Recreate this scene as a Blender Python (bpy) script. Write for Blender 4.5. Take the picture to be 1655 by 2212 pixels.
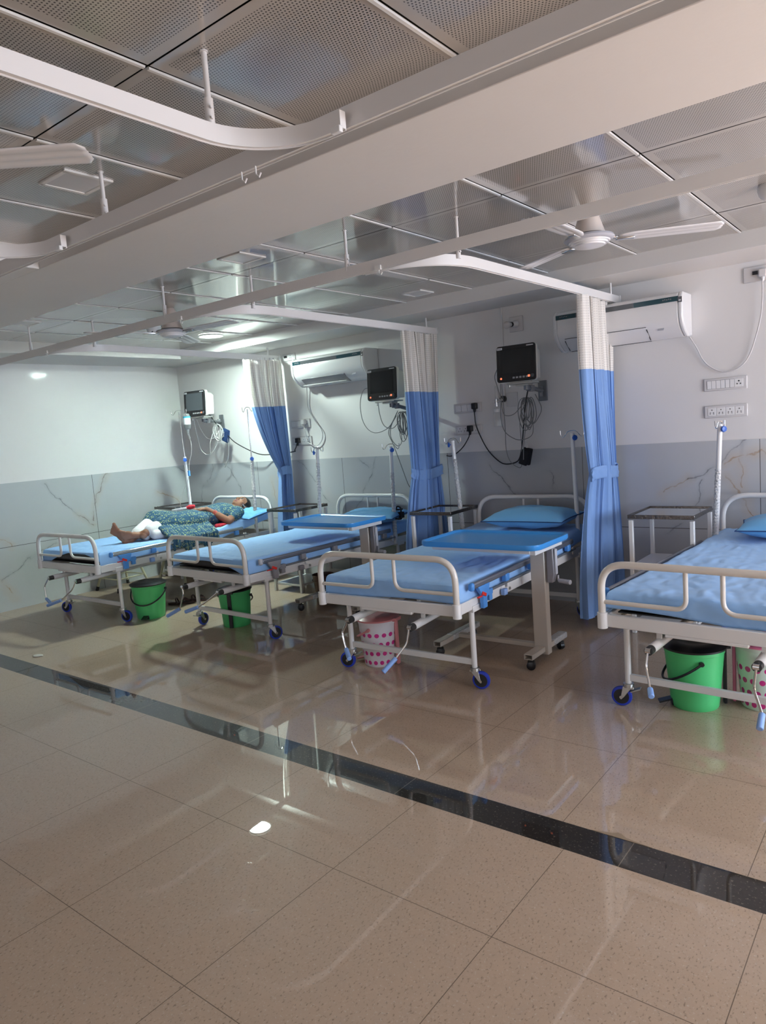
import bpy, bmesh, math, random
from mathutils import Vector, Matrix, noise
random.seed(7)
S = bpy.context.scene
C = S.collection
for o in list(bpy.data.objects): bpy.data.objects.remove(o)
PI = math.pi
def R(a): return math.radians(a)
# ------------------------------------------------------------------ camera
W_, H_ = 1655.0, 2212.0
a_, b_, g_, f_ = 0.67023, -0.11497, -0.07465, 1539.12
fw = Vector((-math.sin(a_)*math.cos(b_), math.cos(a_)*math.cos(b_), math.sin(b_)))
rt = Vector((math.cos(a_), math.sin(a_), 0)); up = rt.cross(fw)
r2 = rt*math.cos(g_) + up*math.sin(g_); u2 = up*math.cos(g_) - rt*math.sin(g_)
cd = bpy.data.cameras.new('camera'); cam = bpy.data.objects.new('camera', cd); C.objects.link(cam)
cam.matrix_world = Matrix(((r2.x, u2.x, -fw.x, 0), (r2.y, u2.y, -fw.y, 0), (r2.z, u2.z, -fw.z, 1.44), (0, 0, 0, 1)))
cd.sensor_fit = 'VERTICAL'; cd.sensor_height = 24.0; cd.lens = 24.0*f_/H_
cd.clip_start = 0.02
S.camera = cam
# ------------------------------------------------------------------ world, exposure, daylight
w = bpy.data.worlds.new('World'); S.world = w; w.use_nodes = True
w.node_tree.nodes['Background'].inputs[0].default_value = (0.62, 0.78, 1.0, 1)
w.node_tree.nodes['Background'].inputs[1].default_value = 1.0
S.view_settings.view_transform = 'Standard'; S.view_settings.look = 'None'
S.view_settings.gamma = 1; S.view_settings.use_curve_mapping = False
S.view_settings.exposure = 0.08
def area(name, loc, rot, sx, sy, power, col, spread=180):
    l = bpy.data.lights.new(name, 'AREA'); l.shape = 'RECTANGLE'; l.size = sx; l.size_y = sy
    l.energy = power; l.color = col; l.spread = R(spread)
    o = bpy.data.objects.new(name, l); C.objects.link(o); o.location = loc; o.rotation_euler = rot
    return o
area('daylight_right', (3.12, 3.1, 1.35), (0, R(90), 0), 1.3, 3.4, 165, (0.72, 0.83, 1.0))
area('daylight_front', (-0.6, -3.42, 1.35), (R(90), 0, 0), 5.2, 1.5, 19, (1.0, 0.80, 0.64))
sl = bpy.data.lights.new('sun', 'SUN'); sl.energy = 60; sl.angle = R(0.6); sl.color = (1.0, 0.84, 0.68)
so = bpy.data.objects.new('sun', sl); C.objects.link(so); so.rotation_euler = (0, R(47), R(4))
XL, YB, ZS, ZC = -6.95, 5.15, 2.32, 2.42
XR, YF = 3.2, -3.5
# ------------------------------------------------------------------ materials
def nodes(m):
    m.use_nodes = True; return m.node_tree.nodes, m.node_tree.links
def pbr(name, col, rough=0.5, metal=0.0, coat=0.0, trans=0.0, emis=None, es=0.0, bump=None, spec=0.5, var=0.0, sheen=0.0):
    m = bpy.data.materials.new(name); n, l = nodes(m); p = n['Principled BSDF']
    p.inputs['Base Color'].default_value = (*col, 1); p.inputs['Roughness'].default_value = rough
    p.inputs['Metallic'].default_value = metal; p.inputs['Coat Weight'].default_value = coat
    p.inputs['Coat Roughness'].default_value = 0.08
    p.inputs['Transmission Weight'].default_value = trans; p.inputs['Specular IOR Level'].default_value = spec
    p.inputs['Sheen Weight'].default_value = sheen
    if emis: p.inputs['Emission Color'].default_value = (*emis, 1); p.inputs['Emission Strength'].default_value = es
    tc = n.new('ShaderNodeTexCoord')
    if bump:
        nz = n.new('ShaderNodeTexNoise'); nz.inputs['Scale'].default_value = bump[0]; nz.inputs['Detail'].default_value = 4
        l.new(tc.outputs['Object'], nz.inputs['Vector'])
        b = n.new('ShaderNodeBump'); b.inputs['Strength'].default_value = bump[1]; b.inputs['Distance'].default_value = bump[2]
        l.new(nz.outputs['Fac'], b.inputs['Height']); l.new(b.outputs['Normal'], p.inputs['Normal'])
    if var:
        nz = n.new('ShaderNodeTexNoise'); nz.inputs['Scale'].default_value = 3.0; nz.inputs['Detail'].default_value = 5
        l.new(tc.outputs['Object'], nz.inputs['Vector'])
        mx = n.new('ShaderNodeMix'); mx.data_type = 'RGBA'
        mx.inputs['A'].default_value = (*[c*(1-var) for c in col], 1); mx.inputs['B'].default_value = (*[min(1, c*(1+var)) for c in col], 1)
        l.new(nz.outputs['Fac'], mx.inputs['Factor']); l.new(mx.outputs['Result'], p.inputs['Base Color'])
    return m
M = {}
M['wall'] = pbr('wall_paint', (0.74, 0.72, 0.71), 0.42, bump=(35, 0.06, 0.01), var=0.02, coat=0.15)
M['soffit'] = pbr('soffit_paint', (0.70, 0.68, 0.66), 0.5, bump=(30, 0.08, 0.01), var=0.03)
M['white_metal'] = pbr('white_powder_coat', (0.80, 0.79, 0.78), 0.28, coat=0.5)
M['cream_metal'] = pbr('cream_powder_coat', (0.74, 0.69, 0.63), 0.30, coat=0.4, var=0.04)
M['cream_metal2'] = pbr('beige_powder_coat', (0.60, 0.54, 0.47), 0.34, coat=0.4, var=0.06)
M['track'] = pbr('white_track_aluminium', (0.76, 0.74, 0.73), 0.35, coat=0.3)
M['chrome'] = pbr('chrome', (0.75, 0.75, 0.75), 0.12, 1.0)
M['zinc'] = pbr('zinc_plate', (0.55, 0.55, 0.53), 0.35, 1.0)
M['dark_metal'] = pbr('dark_grey_metal', (0.06, 0.06, 0.06), 0.35, 0.6)
M['grey_metal'] = pbr('grey_bracket_metal', (0.22, 0.23, 0.25), 0.4, 0.4)
M['rail_grey'] = pbr('grey_rail_bar', (0.19, 0.20, 0.24), 0.32, 0.5)
M['rail_silver'] = pbr('silver_rail_bar', (0.50, 0.50, 0.51), 0.25, 0.9)
M['blue_plastic'] = pbr('blue_plastic', (0.08, 0.29, 0.72), 0.35)
M['lblue_plastic'] = pbr('light_blue_grip', (0.26, 0.43, 0.82), 0.4)
M['grey_plastic'] = pbr('grey_plastic', (0.26, 0.25, 0.27), 0.4)
M['lgrey_plastic'] = pbr('light_grey_plastic', (0.48, 0.48, 0.52), 0.35)
M['red_plastic'] = pbr('red_plastic', (0.70, 0.03, 0.02), 0.4)
M['tyre'] = pbr('blue_tyre', (0.02, 0.05, 0.48), 0.4)
M['black'] = pbr('black_plastic', (0.012, 0.012, 0.014), 0.3)
M['rubber'] = pbr('black_rubber', (0.02, 0.02, 0.02), 0.6)
M['knob'] = pbr('blue_knob', (0.03, 0.12, 0.50), 0.3)
M['mattress'] = pbr('dark_mattress_vinyl', (0.03, 0.025, 0.025), 0.45)
M['tray_blue'] = pbr('blue_tray_plastic', (0.05, 0.31, 0.76), 0.28, coat=0.3)
M['green_bin'] = pbr('green_bin_plastic', (0.09, 0.60, 0.20), 0.36)
M['pink_bin'] = pbr('pink_lid_plastic', (0.80, 0.20, 0.36), 0.35)
M['pink2_bin'] = pbr('rose_lid_plastic', (0.66, 0.24, 0.25), 0.35)
M['brown_bin'] = pbr('brown_bin_plastic', (0.07, 0.02, 0.015), 0.4)
M['ac_white'] = pbr('white_gloss_plastic', (0.78, 0.77, 0.77), 0.25, coat=0.4)
M['ac_band'] = pbr('dark_teal_band', (0.015, 0.06, 0.075), 0.15, coat=0.5)
M['ac_band_reflection'] = pbr('band_reflection_grey', (0.10, 0.11, 0.12), 0.15, coat=0.5)  # paler middle of the band: a reflection painted as colour
M['plate'] = pbr('switch_plate_plastic', (0.62, 0.60, 0.60), 0.3, coat=0.2)
M['mon_white'] = pbr('monitor_case_white', (0.74, 0.74, 0.70), 0.35)
M['screen'] = pbr('monitor_screen', (0.016, 0.017, 0.018), 0.12)
M['screen_gray'] = pbr('monitor_screen_grey', (0.07, 0.08, 0.09), 0.2)
M['led'] = pbr('lit_button_red', (0.5, 0.1, 0.05), 0.4, emis=(1, 0.22, 0.1), es=1.2)
M['btn'] = pbr('grey_button', (0.30, 0.30, 0.32), 0.4)
M['label'] = pbr('pale_label', (0.65, 0.65, 0.68), 0.4)
M['label_dark'] = pbr('dark_label', (0.10, 0.10, 0.11), 0.4)
M['cable'] = pbr('grey_cable', (0.22, 0.22, 0.22), 0.5)
M['cable_pale'] = pbr('pale_cable', (0.62, 0.62, 0.60), 0.5)
M['glass'] = pbr('clear_plastic', (0.92, 0.95, 0.96), 0.05, trans=0.92)
M['fan'] = pbr('fan_white_enamel', (0.72, 0.71, 0.72), 0.3, coat=0.4)
M['fan_pink'] = pbr('fan_cone_enamel', (0.68, 0.60, 0.55), 0.35, coat=0.2)
M['skin'] = pbr('brown_skin', (0.30, 0.135, 0.08), 0.5, bump=(120, 0.1, 0.002), var=0.08)
M['skin_sole'] = pbr('sole_skin', (0.46, 0.22, 0.16), 0.55)
M['lips'] = pbr('lip_skin', (0.22, 0.06, 0.05), 0.4)
M['hair'] = pbr('black_hair', (0.012, 0.009, 0.008), 0.35, bump=(300, 0.4, 0.002))
M['pants'] = pbr('white_cotton', (0.78, 0.78, 0.80), 0.8, bump=(60, 0.3, 0.006))
M['red_cloth'] = pbr('red_cloth', (0.62, 0.03, 0.05), 0.8, bump=(60, 0.5, 0.01))
M['green_cloth'] = pbr('olive_cloth', (0.20, 0.26, 0.05), 0.8, bump=(60, 0.4, 0.01))
M['leather'] = pbr('brown_leather', (0.05, 0.018, 0.014), 0.5)
M['navy'] = pbr('navy_cuff_cloth', (0.015, 0.05, 0.16), 0.8, bump=(200, 0.3, 0.002))
M['blackcloth'] = pbr('black_cuff_cloth', (0.008, 0.008, 0.012), 0.85)
M['lamp'] = pbr('lamp_diffuser', (1, 1, 1), 0.5, emis=(0.80, 1.0, 0.93), es=14)
M['wrap'] = pbr('clear_wrap_on_tube', (0.72, 0.72, 0.72), 0.15, coat=0.8, bump=(90, 1.0, 0.02))
M['stool'] = pbr('cream_stool_paint', (0.58, 0.56, 0.38), 0.35, coat=0.3)
M['void_shade'] = pbr('ceiling_void_shade', (0.02, 0.02, 0.02), 0.8)  # near-black colour stands for the shade above the tile gaps
M['strip_edge'] = pbr('ceiling_clip_white', (0.75, 0.74, 0.72), 0.4)
M['soap'] = pbr('pale_debris', (0.6, 0.58, 0.52), 0.6)
M['plaster_chip'] = pbr('chipped_grout', (0.30, 0.22, 0.15), 0.8)
M['steel_sheet'] = pbr('steel_tray', (0.80, 0.80, 0.80), 0.05, 1.0)
M['rim_steel'] = pbr('chrome_rim_dark_reflection', (0.20, 0.18, 0.17), 0.22, 1.0, bump=(60, 0.6, 0.004))  # chrome rim, the dark floor's reflection put into its colour
M['smudge'] = pbr('wall_plaster_patch', (0.66, 0.64, 0.63), 0.6)

def fabric(name, col, bs=14, bd=0.010, tint=0.10, tr=0.0):
    m = bpy.data.materials.new(name); n, l = nodes(m); p = n['Principled BSDF']
    p.inputs['Roughness'].default_value = 0.72; p.inputs['Sheen Weight'].default_value = 0.12
    tc = n.new('ShaderNodeTexCoord'); mp = n.new('ShaderNodeMapping'); l.new(tc.outputs['Object'], mp.inputs['Vector'])
    mp.inputs['Scale'].default_value = (1.0, 0.45, 1.0); mp.inputs['Rotation'].default_value = (0, 0, R(32))
    nz = n.new('ShaderNodeTexNoise'); nz.inputs['Scale'].default_value = bs; nz.inputs['Detail'].default_value = 7
    nz.noise_type = 'RIDGED_MULTIFRACTAL'
    l.new(mp.outputs['Vector'], nz.inputs['Vector'])
    b = n.new('ShaderNodeBump'); b.inputs['Strength'].default_value = 0.8; b.inputs['Distance'].default_value = bd
    l.new(nz.outputs['Fac'], b.inputs['Height']); l.new(b.outputs['Normal'], p.inputs['Normal'])
    n2 = n.new('ShaderNodeTexNoise'); n2.inputs['Scale'].default_value = 2.2; l.new(tc.outputs['Object'], n2.inputs['Vector'])
    mx = n.new('ShaderNodeMix'); mx.data_type = 'RGBA'
    mx.inputs['A'].default_value = (*[c*(1-tint) for c in col], 1); mx.inputs['B'].default_value = (*[min(1, c*(1+tint)) for c in col], 1)
    l.new(n2.outputs['Fac'], mx.inputs['Factor']); l.new(mx.outputs['Result'], p.inputs['Base Color'])
    return m
M['sheet'] = fabric('blue_bed_sheet', (0.32, 0.56, 0.95))
M['pillow'] = fabric('blue_pillow_cover', (0.13, 0.38, 0.68), 7, 0.02)
M['curtain'] = fabric('blue_curtain_cloth', (0.20, 0.35, 0.66), 5, 0.004)
def net_mat():
    m = bpy.data.materials.new('white_curtain_net'); n, l = nodes(m); p = n['Principled BSDF']
    p.inputs['Base Color'].default_value = (0.84, 0.80, 0.75, 1); p.inputs['Roughness'].default_value = 0.8
    uv = n.new('ShaderNodeUVMap'); sp = n.new('ShaderNodeSeparateXYZ'); l.new(uv.outputs['UV'], sp.inputs[0])
    outs = []
    for ax in ('X', 'Y'):
        a = n.new('ShaderNodeMath'); a.operation = 'MULTIPLY'; a.inputs[1].default_value = 62.0; l.new(sp.outputs[ax], a.inputs[0])
        b = n.new('ShaderNodeMath'); b.operation = 'FRACT'; l.new(a.outputs[0], b.inputs[0])
        c = n.new('ShaderNodeMath'); c.operation = 'GREATER_THAN'; c.inputs[1].default_value = 0.28; l.new(b.outputs[0], c.inputs[0])
        outs.append(c)
    k = n.new('ShaderNodeMath'); k.operation = 'MULTIPLY'; l.new(outs[0].outputs[0], k.inputs[0]); l.new(outs[1].outputs[0], k.inputs[1])
    mr = n.new('ShaderNodeMapRange'); mr.inputs['To Min'].default_value = 0.97; mr.inputs['To Max'].default_value = 0.80
    l.new(k.outputs[0], mr.inputs['Value']); l.new(mr.outputs[0], p.inputs['Alpha'])
    return m
M['net'] = net_mat()
def dress_mat():
    m = bpy.data.materials.new('printed_teal_dress'); n, l = nodes(m); p = n['Principled BSDF']
    p.inputs['Roughness'].default_value = 0.8
    tc = n.new('ShaderNodeTexCoord')
    v = n.new('ShaderNodeTexVoronoi'); v.inputs['Scale'].default_value = 34; v.inputs['Randomness'].default_value = 0.35; l.new(tc.outputs['Object'], v.inputs['Vector'])
    r = n.new('ShaderNodeValToRGB'); e = r.color_ramp; e.interpolation = 'CONSTANT'
    e.elements[0].position = 0; e.elements[0].color = (0.02, 0.085, 0.15, 1)
    e.elements[1].position = 0.33; e.elements[1].color = (0.32, 0.37, 0.17, 1)
    x = e.elements.new(0.45); x.color = (0.018, 0.08, 0.15, 1)
    l.new(v.outputs['Distance'], r.inputs['Fac'])
    nz = n.new('ShaderNodeTexNoise'); nz.inputs['Scale'].default_value = 40; l.new(tc.outputs['Object'], nz.inputs['Vector'])
    mx = n.new('ShaderNodeMix'); mx.data_type = 'RGBA'; mx.inputs['B'].default_value = (0.018, 0.08, 0.15, 1)
    g = n.new('ShaderNodeMath'); g.operation = 'GREATER_THAN'; g.inputs[1].default_value = 0.55; l.new(nz.outputs['Fac'], g.inputs[0])
    l.new(g.outputs[0], mx.inputs['Factor']); l.new(r.outputs['Color'], mx.inputs['A']); l.new(mx.outputs['Result'], p.inputs['Base Color'])
    n2 = n.new('ShaderNodeTexNoise'); n2.inputs['Scale'].default_value = 16; n2.inputs['Detail'].default_value = 4; l.new(tc.outputs['Object'], n2.inputs['Vector'])
    b = n.new('ShaderNodeBump'); b.inputs['Strength'].default_value = 0.6; b.inputs['Distance'].default_value = 0.03
    l.new(n2.outputs['Fac'], b.inputs['Height']); l.new(b.outputs['Normal'], p.inputs['Normal'])
    return m
M['dress'] = dress_mat()
def dots_mat(base, dot, phase=0.0):
    m = bpy.data.materials.new('dotted_bin_plastic'); n, l = nodes(m); p = n['Principled BSDF']; p.inputs['Roughness'].default_value = 0.3
    tc = n.new('ShaderNodeTexCoord'); sp = n.new('ShaderNodeSeparateXYZ'); l.new(tc.outputs['Object'], sp.inputs[0])
    def mt(op, a, b=None):
        k = n.new('ShaderNodeMath'); k.operation = op
        for i, q in enumerate((a, b)):
            if q is None: continue
            if isinstance(q, (int, float)): k.inputs[i].default_value = q
            else: l.new(q, k.inputs[i])
        return k.outputs[0]
    at = mt('ARCTAN2', sp.outputs['Y'], sp.outputs['X'])
    u = mt('MULTIPLY', at, 16/(2*PI)); v = mt('MULTIPLY', sp.outputs['Z'], 1/0.058)
    row = mt('FLOOR', v); odd = mt('MULTIPLY', mt('MODULO', row, 2.0), 0.5)
    fu = mt('SUBTRACT', mt('FRACT', mt('ADD', mt('ADD', u, odd), 32.0 + phase)), 0.5); fv = mt('SUBTRACT', mt('FRACT', v), 0.5)
    d = mt('SQRT', mt('ADD', mt('MULTIPLY', mt('MULTIPLY', fu, fu), 0.72), mt('MULTIPLY', mt('MULTIPLY', fv, fv), 1.35)))
    k = mt('LESS_THAN', d, 0.27)
    k = mt('MULTIPLY', k, mt('LESS_THAN', sp.outputs['Z'], 0.232)); k = mt('MULTIPLY', k, mt('GREATER_THAN', sp.outputs['Z'], 0.0))
    mx = n.new('ShaderNodeMix'); mx.data_type = 'RGBA'; mx.inputs['A'].default_value = (*base, 1); mx.inputs['B'].default_value = (*dot, 1)
    l.new(k, mx.inputs['Factor']); l.new(mx.outputs['Result'], p.inputs['Base Color'])
    return m
M['dots_a'] = dots_mat((0.72, 0.68, 0.70), (0.62, 0.03, 0.24))
M['dots_b'] = dots_mat((0.66, 0.76, 0.66), (0.62, 0.03, 0.24), 0.3)
# ---- marble dado with its veins
def marble(name, axis, grey, amber, joints, base=(0.46, 0.47, 0.49)):
    m = bpy.data.materials.new(name); n, l = nodes(m); p = n['Principled BSDF']
    p.inputs['Roughness'].default_value = 0.16; p.inputs['Coat Weight'].default_value = 0.6; p.inputs['Coat Roughness'].default_value = 0.04
    tc = n.new('ShaderNodeTexCoord'); sp = n.new('ShaderNodeSeparateXYZ'); l.new(tc.outputs['Object'], sp.inputs[0])
    cb = n.new('ShaderNodeCombineXYZ'); l.new(sp.outputs[axis], cb.inputs[0]); l.new(sp.outputs['Z'], cb.inputs[1])
    nz = n.new('ShaderNodeTexNoise'); nz.inputs['Scale'].default_value = 7; nz.inputs['Detail'].default_value = 6; l.new(cb.outputs[0], nz.inputs['Vector'])
    def vm(op, a, b=None, s=None):
        k = n.new('ShaderNodeVectorMath'); k.operation = op
        for i, q in enumerate((a, b)):
            if q is None: continue
            if isinstance(q, (tuple, list)): k.inputs[i].default_value = q
            else: l.new(q, k.inputs[i])
        if s is not None:
            if isinstance(s, float): k.inputs['Scale'].default_value = s
            else: l.new(s, k.inputs['Scale'])
        return k
    def mt(op, a, b=None, clamp=False):
        k = n.new('ShaderNodeMath'); k.operation = op; k.use_clamp = clamp
        for i, q in enumerate((a, b)):
            if q is None: continue
            if isinstance(q, (int, float)): k.inputs[i].default_value = q
            else: l.new(q, k.inputs[i])
        return k.outputs[0]
    off = vm('SCALE', vm('SUBTRACT', nz.outputs['Color'], (0.5, 0.5, 0.5)).outputs[0], s=0.13)
    pos = vm('MULTIPLY', vm('ADD', cb.outputs[0], off.outputs[0]).outputs[0], (1, 1, 0)).outputs[0]
    def dist(polys):
        out = None
        for poly in polys:
            for (a, b) in zip(poly[:-1], poly[1:]):
                ba = (b[0]-a[0], b[1]-a[1], 0); q = ba[0]**2 + ba[1]**2
                pa = vm('SUBTRACT', pos, (a[0], a[1], 0)).outputs[0]
                h = mt('MULTIPLY', vm('DOT_PRODUCT', pa, ba).outputs['Value'], 1/q, True)
                sc = n.new('ShaderNodeVectorMath'); sc.operation = 'SCALE'; sc.inputs[0].default_value = ba; l.new(h, sc.inputs['Scale'])
                d = vm('LENGTH', vm('SUBTRACT', pa, sc.outputs[0]).outputs[0]).outputs['Value']
                out = d if out is None else mt('MINIMUM', out, d)
        return out
    def mask(d, w_, soft):
        r = n.new('ShaderNodeMapRange'); r.inputs['From Min'].default_value = w_; r.inputs['From Max'].default_value = w_+soft
        r.inputs['To Min'].default_value = 1; r.inputs['To Max'].default_value = 0; r.interpolation_type = 'SMOOTHSTEP'; l.new(d, r.inputs['Value']); return r.outputs[0]
    n2 = n.new('ShaderNodeTexNoise'); n2.inputs['Scale'].default_value = 1.7; n2.inputs['Detail'].default_value = 3; l.new(cb.outputs[0], n2.inputs['Vector'])
    n3 = n.new('ShaderNodeTexNoise'); n3.inputs['Scale'].default_value = 9; n3.inputs['Detail'].default_value = 3; l.new(cb.outputs[0], n3.inputs['Vector'])
    def mix(f, a, b):
        k = n.new('ShaderNodeMix'); k.data_type = 'RGBA'
        if isinstance(f, float): k.inputs['Factor'].default_value = f
        else: l.new(f, k.inputs['Factor'])
        for s_, q in (('A', a), ('B', b)):
            if isinstance(q, tuple): k.inputs[s_].default_value = (*q, 1)
            else: l.new(q, k.inputs[s_])
        return k.outputs['Result']
    gt = n.new('ShaderNodeMapRange'); gt.inputs['From Min'].default_value = 0.36; gt.inputs['From Max'].default_value = 0.62; gt.inputs['To Max'].default_value = 0.75; l.new(n3.outputs['Fac'], gt.inputs['Value']); gate = gt.outputs[0]
    col = mix(n2.outputs['Fac'], tuple(c*0.93 for c in base), tuple(min(1, c*1.12) for c in base))
    if amber:
        da = dist(amber)
        col = mix(mt('MULTIPLY', mask(da, 0.0, 0.07), mt('MULTIPLY', n3.outputs['Fac'], 0.55)), col, (0.52, 0.40, 0.28))
        col = mix(mt('MULTIPLY', mask(da, 0.0, 0.008), gate), col, (0.34, 0.21, 0.10))
    if grey:
        dg = dist(grey)
        col = mix(mt('MULTIPLY', mask(dg, 0.0, 0.035), mt('MULTIPLY', n3.outputs['Fac'], 0.35)), col, (0.28, 0.29, 0.31))
        col = mix(mt('MULTIPLY', mask(dg, 0.0004, 0.0065), gate), col, (0.14, 0.14, 0.15))
    jm = mt('LESS_THAN', mt('ABSOLUTE', mt('SUBTRACT', sp.outputs['Z'], 0.6)), 0.0022)
    for j in joints:
        jm = mt('MAXIMUM', jm, mt('LESS_THAN', mt('ABSOLUTE', mt('SUBTRACT', sp.outputs[axis], j)), 0.0022))
    col = mix(jm, col, (0.10, 0.09, 0.085))
    l.new(col, p.inputs['Base Color'])
    return m
JX = [-5.732+1.2*k for k in range(-1, 8)]
M['marble_back'] = marble('marble_dado_back', 'X',
    [[(-6.46, 1.19), (-6.52, 1.05), (-6.70, .93), (-6.73, .80), (-6.83, .66)], [(-6.26, 1.19), (-6.12, 1.05), (-6.03, .90), (-5.96, .80)], [(-5.11, 1.18), (-4.94, 1.03), (-4.83, .89), (-4.75, .78)],
     [(-4.12, 1.2), (-4.19, 1.01), (-4.29, .88), (-4.40, .70)], [(-4.33, 1.2), (-4.2, 1.1)],
     [(-2.92, 1.09), (-2.88, 1.03), (-2.82, .97), (-2.74, .87), (-2.66, .80)], [(-2.40, 1.03), (-2.37, .88)],
     [(-.98, 1.21), (-1.09, 1.13), (-1.19, 1.04), (-1.28, .97), (-1.37, .93)], [(-1.28, .93), (-1.33, .80), (-1.41, .66), (-1.52, .58)]],
    [[(-1.37, .93), (-1.51, .87), (-1.55, .84)], [(-1.15, 1.05), (-1.05, 1.08), (-.91, 1.12), (-.80, 1.08)], [(-1.05, 1.06), (-1.04, .88)], [(-1.13, .95), (-1.06, .85), (-1.0, .72), (-.95, .62)], [(-5.52, 1.0), (-5.5, .8)]], JX)
M['marble_left'] = marble('marble_dado_left', 'Y',
    [[(3.45, 1.14), (3.60, .96), (3.75, .82), (3.91, .69)], [(4.13, 1.2), (4.04, 1.07), (3.95, .90), (3.91, .74)], [(3.49, .55), (3.25, .48), (3.11, .39), (2.93, .31)], [(4.98, 1.19), (5.13, 1.14)]],
    [[(4.13, 1.2), (4.04, 1.07), (3.95, .90), (3.91, .74)], [(4.70, .93), (4.79, .91), (4.96, .81), (5.05, .75)], [(2.85, .72), (2.98, .68), (3.05, .60)], [(2.93, .30), (2.96, .22), (3.03, .10)], [(3.75, .82), (3.91, .69)]],
    [3.955-1.2*k for k in range(0, 7)], base=(0.47, 0.49, 0.50))
# ---- floor
def floor_mat(name, ox, oy, kind='tile'):
    m = bpy.data.materials.new(name); n, l = nodes(m); p = n['Principled BSDF']
    tc = n.new('ShaderNodeTexCoord'); sp = n.new('ShaderNodeSeparateXYZ'); l.new(tc.outputs['Object'], sp.inputs[0])
    def mt(op, a, b=None):
        k = n.new('ShaderNodeMath'); k.operation = op
        for i, q in enumerate((a, b)):
            if q is None: continue
            if isinstance(q, (int, float)): k.inputs[i].default_value = q
            else: l.new(q, k.inputs[i])
        return k.outputs[0]
    def mix(f, a, b):
        k = n.new('ShaderNodeMix'); k.data_type = 'RGBA'
        if isinstance(f, float): k.inputs['Factor'].default_value = f
        else: l.new(f, k.inputs['Factor'])
        for s_, q in (('A', a), ('B', b)):
            if isinstance(q, tuple): k.inputs[s_].default_value = (*q, 1)
            else: l.new(q, k.inputs[s_])
        return k.outputs['Result']
    def nz(sc, det=3, rough=0.5, vec=None):
        k = n.new('ShaderNodeTexNoise'); k.inputs['Scale'].default_value = sc; k.inputs['Detail'].default_value = det; k.inputs['Roughness'].default_value = rough
        l.new(vec if vec is not None else tc.outputs['Object'], k.inputs['Vector']); return k.outputs['Fac']
    p.inputs['Specular IOR Level'].default_value = 0.15
    p.inputs['Roughness'].default_value = 0.5
    p.inputs['Coat Weight'].default_value = 1.0; p.inputs['Coat Roughness'].default_value = 0.006; p.inputs['Coat IOR'].default_value = 1.57 if kind == 'tile' else 1.48
    if kind == 'tile':
        per = 0.6
        col = mix(nz(1.3, 4), (0.500, 0.370, 0.265), (0.555, 0.410, 0.300))
        col = mix(mt('MULTIPLY', nz(26, 4, 0.7), 0.5), col, (0.37, 0.285, 0.215))
        mp = n.new('ShaderNodeMapping'); mp.inputs['Scale'].default_value = (1, 0.55, 1); mp.inputs['Rotation'].default_value = (0, 0, R(40)); l.new(tc.outputs['Object'], mp.inputs['Vector'])
        r1 = n.new('ShaderNodeMapRange'); r1.inputs['From Min'].default_value = 0.585; r1.inputs['From Max'].default_value = 0.66; l.new(nz(150, 3, 0.6, mp.outputs['Vector']), r1.inputs['Value'])
        col = mix(mt('MULTIPLY', r1.outputs[0], 0.55), col, (0.14, 0.10, 0.07))
        r2_ = n.new('ShaderNodeMapRange'); r2_.inputs['From Min'].default_value = 0.60; r2_.inputs['From Max'].default_value = 0.68; l.new(nz(120, 3, 0.6), r2_.inputs['Value'])
        col = mix(mt('MULTIPLY', r2_.outputs[0], 0.5), col, (0.60, 0.53, 0.46))
        wx, jc = 0.0012, (0.17, 0.12, 0.085)
        fy = mt('ABSOLUTE', mt('SUBTRACT', mt('FRACT', mt('ADD', mt('DIVIDE', mt('SUBTRACT', sp.outputs['Y'], oy), per), 50.5)), 0.5))
    else:
        per = 0.9
        v = n.new('ShaderNodeTexVoronoi'); v.inputs['Scale'].default_value = 75; l.new(tc.outputs['Object'], v.inputs['Vector'])
        col = mix(nz(60, 5, 0.7), (0.005, 0.004, 0.003), (0.030, 0.022, 0.018))
        r1 = n.new('ShaderNodeMapRange'); r1.inputs['From Min'].default_value = 0.62; r1.inputs['From Max'].default_value = 0.70; l.new(nz(110, 2), r1.inputs['Value'])
        col = mix(mt('MULTIPLY', r1.outputs[0], 0.7), col, (0.16, 0.13, 0.11))
        wx, jc = 0.0016, (0.16, 0.13, 0.10); fy = None
    fx = mt('ABSOLUTE', mt('SUBTRACT', mt('FRACT', mt('ADD', mt('DIVIDE', mt('SUBTRACT', sp.outputs['X'], ox), per), 50.5)), 0.5))
    j = mt('LESS_THAN', fx, wx/per)
    if fy is not None: j = mt('MAXIMUM', j, mt('LESS_THAN', fy, wx/per))
    col = mix(j, col, jc)
    l.new(col, p.inputs['Base Color'])
    return m
M['floor_near'] = floor_mat('vitrified_tile_near', -0.984, 1.589)
M['floor_far'] = floor_mat('vitrified_tile_far', -1.054, 2.232)
M['granite'] = floor_mat('black_granite_strip', -0.80, 0, 'strip')
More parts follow.
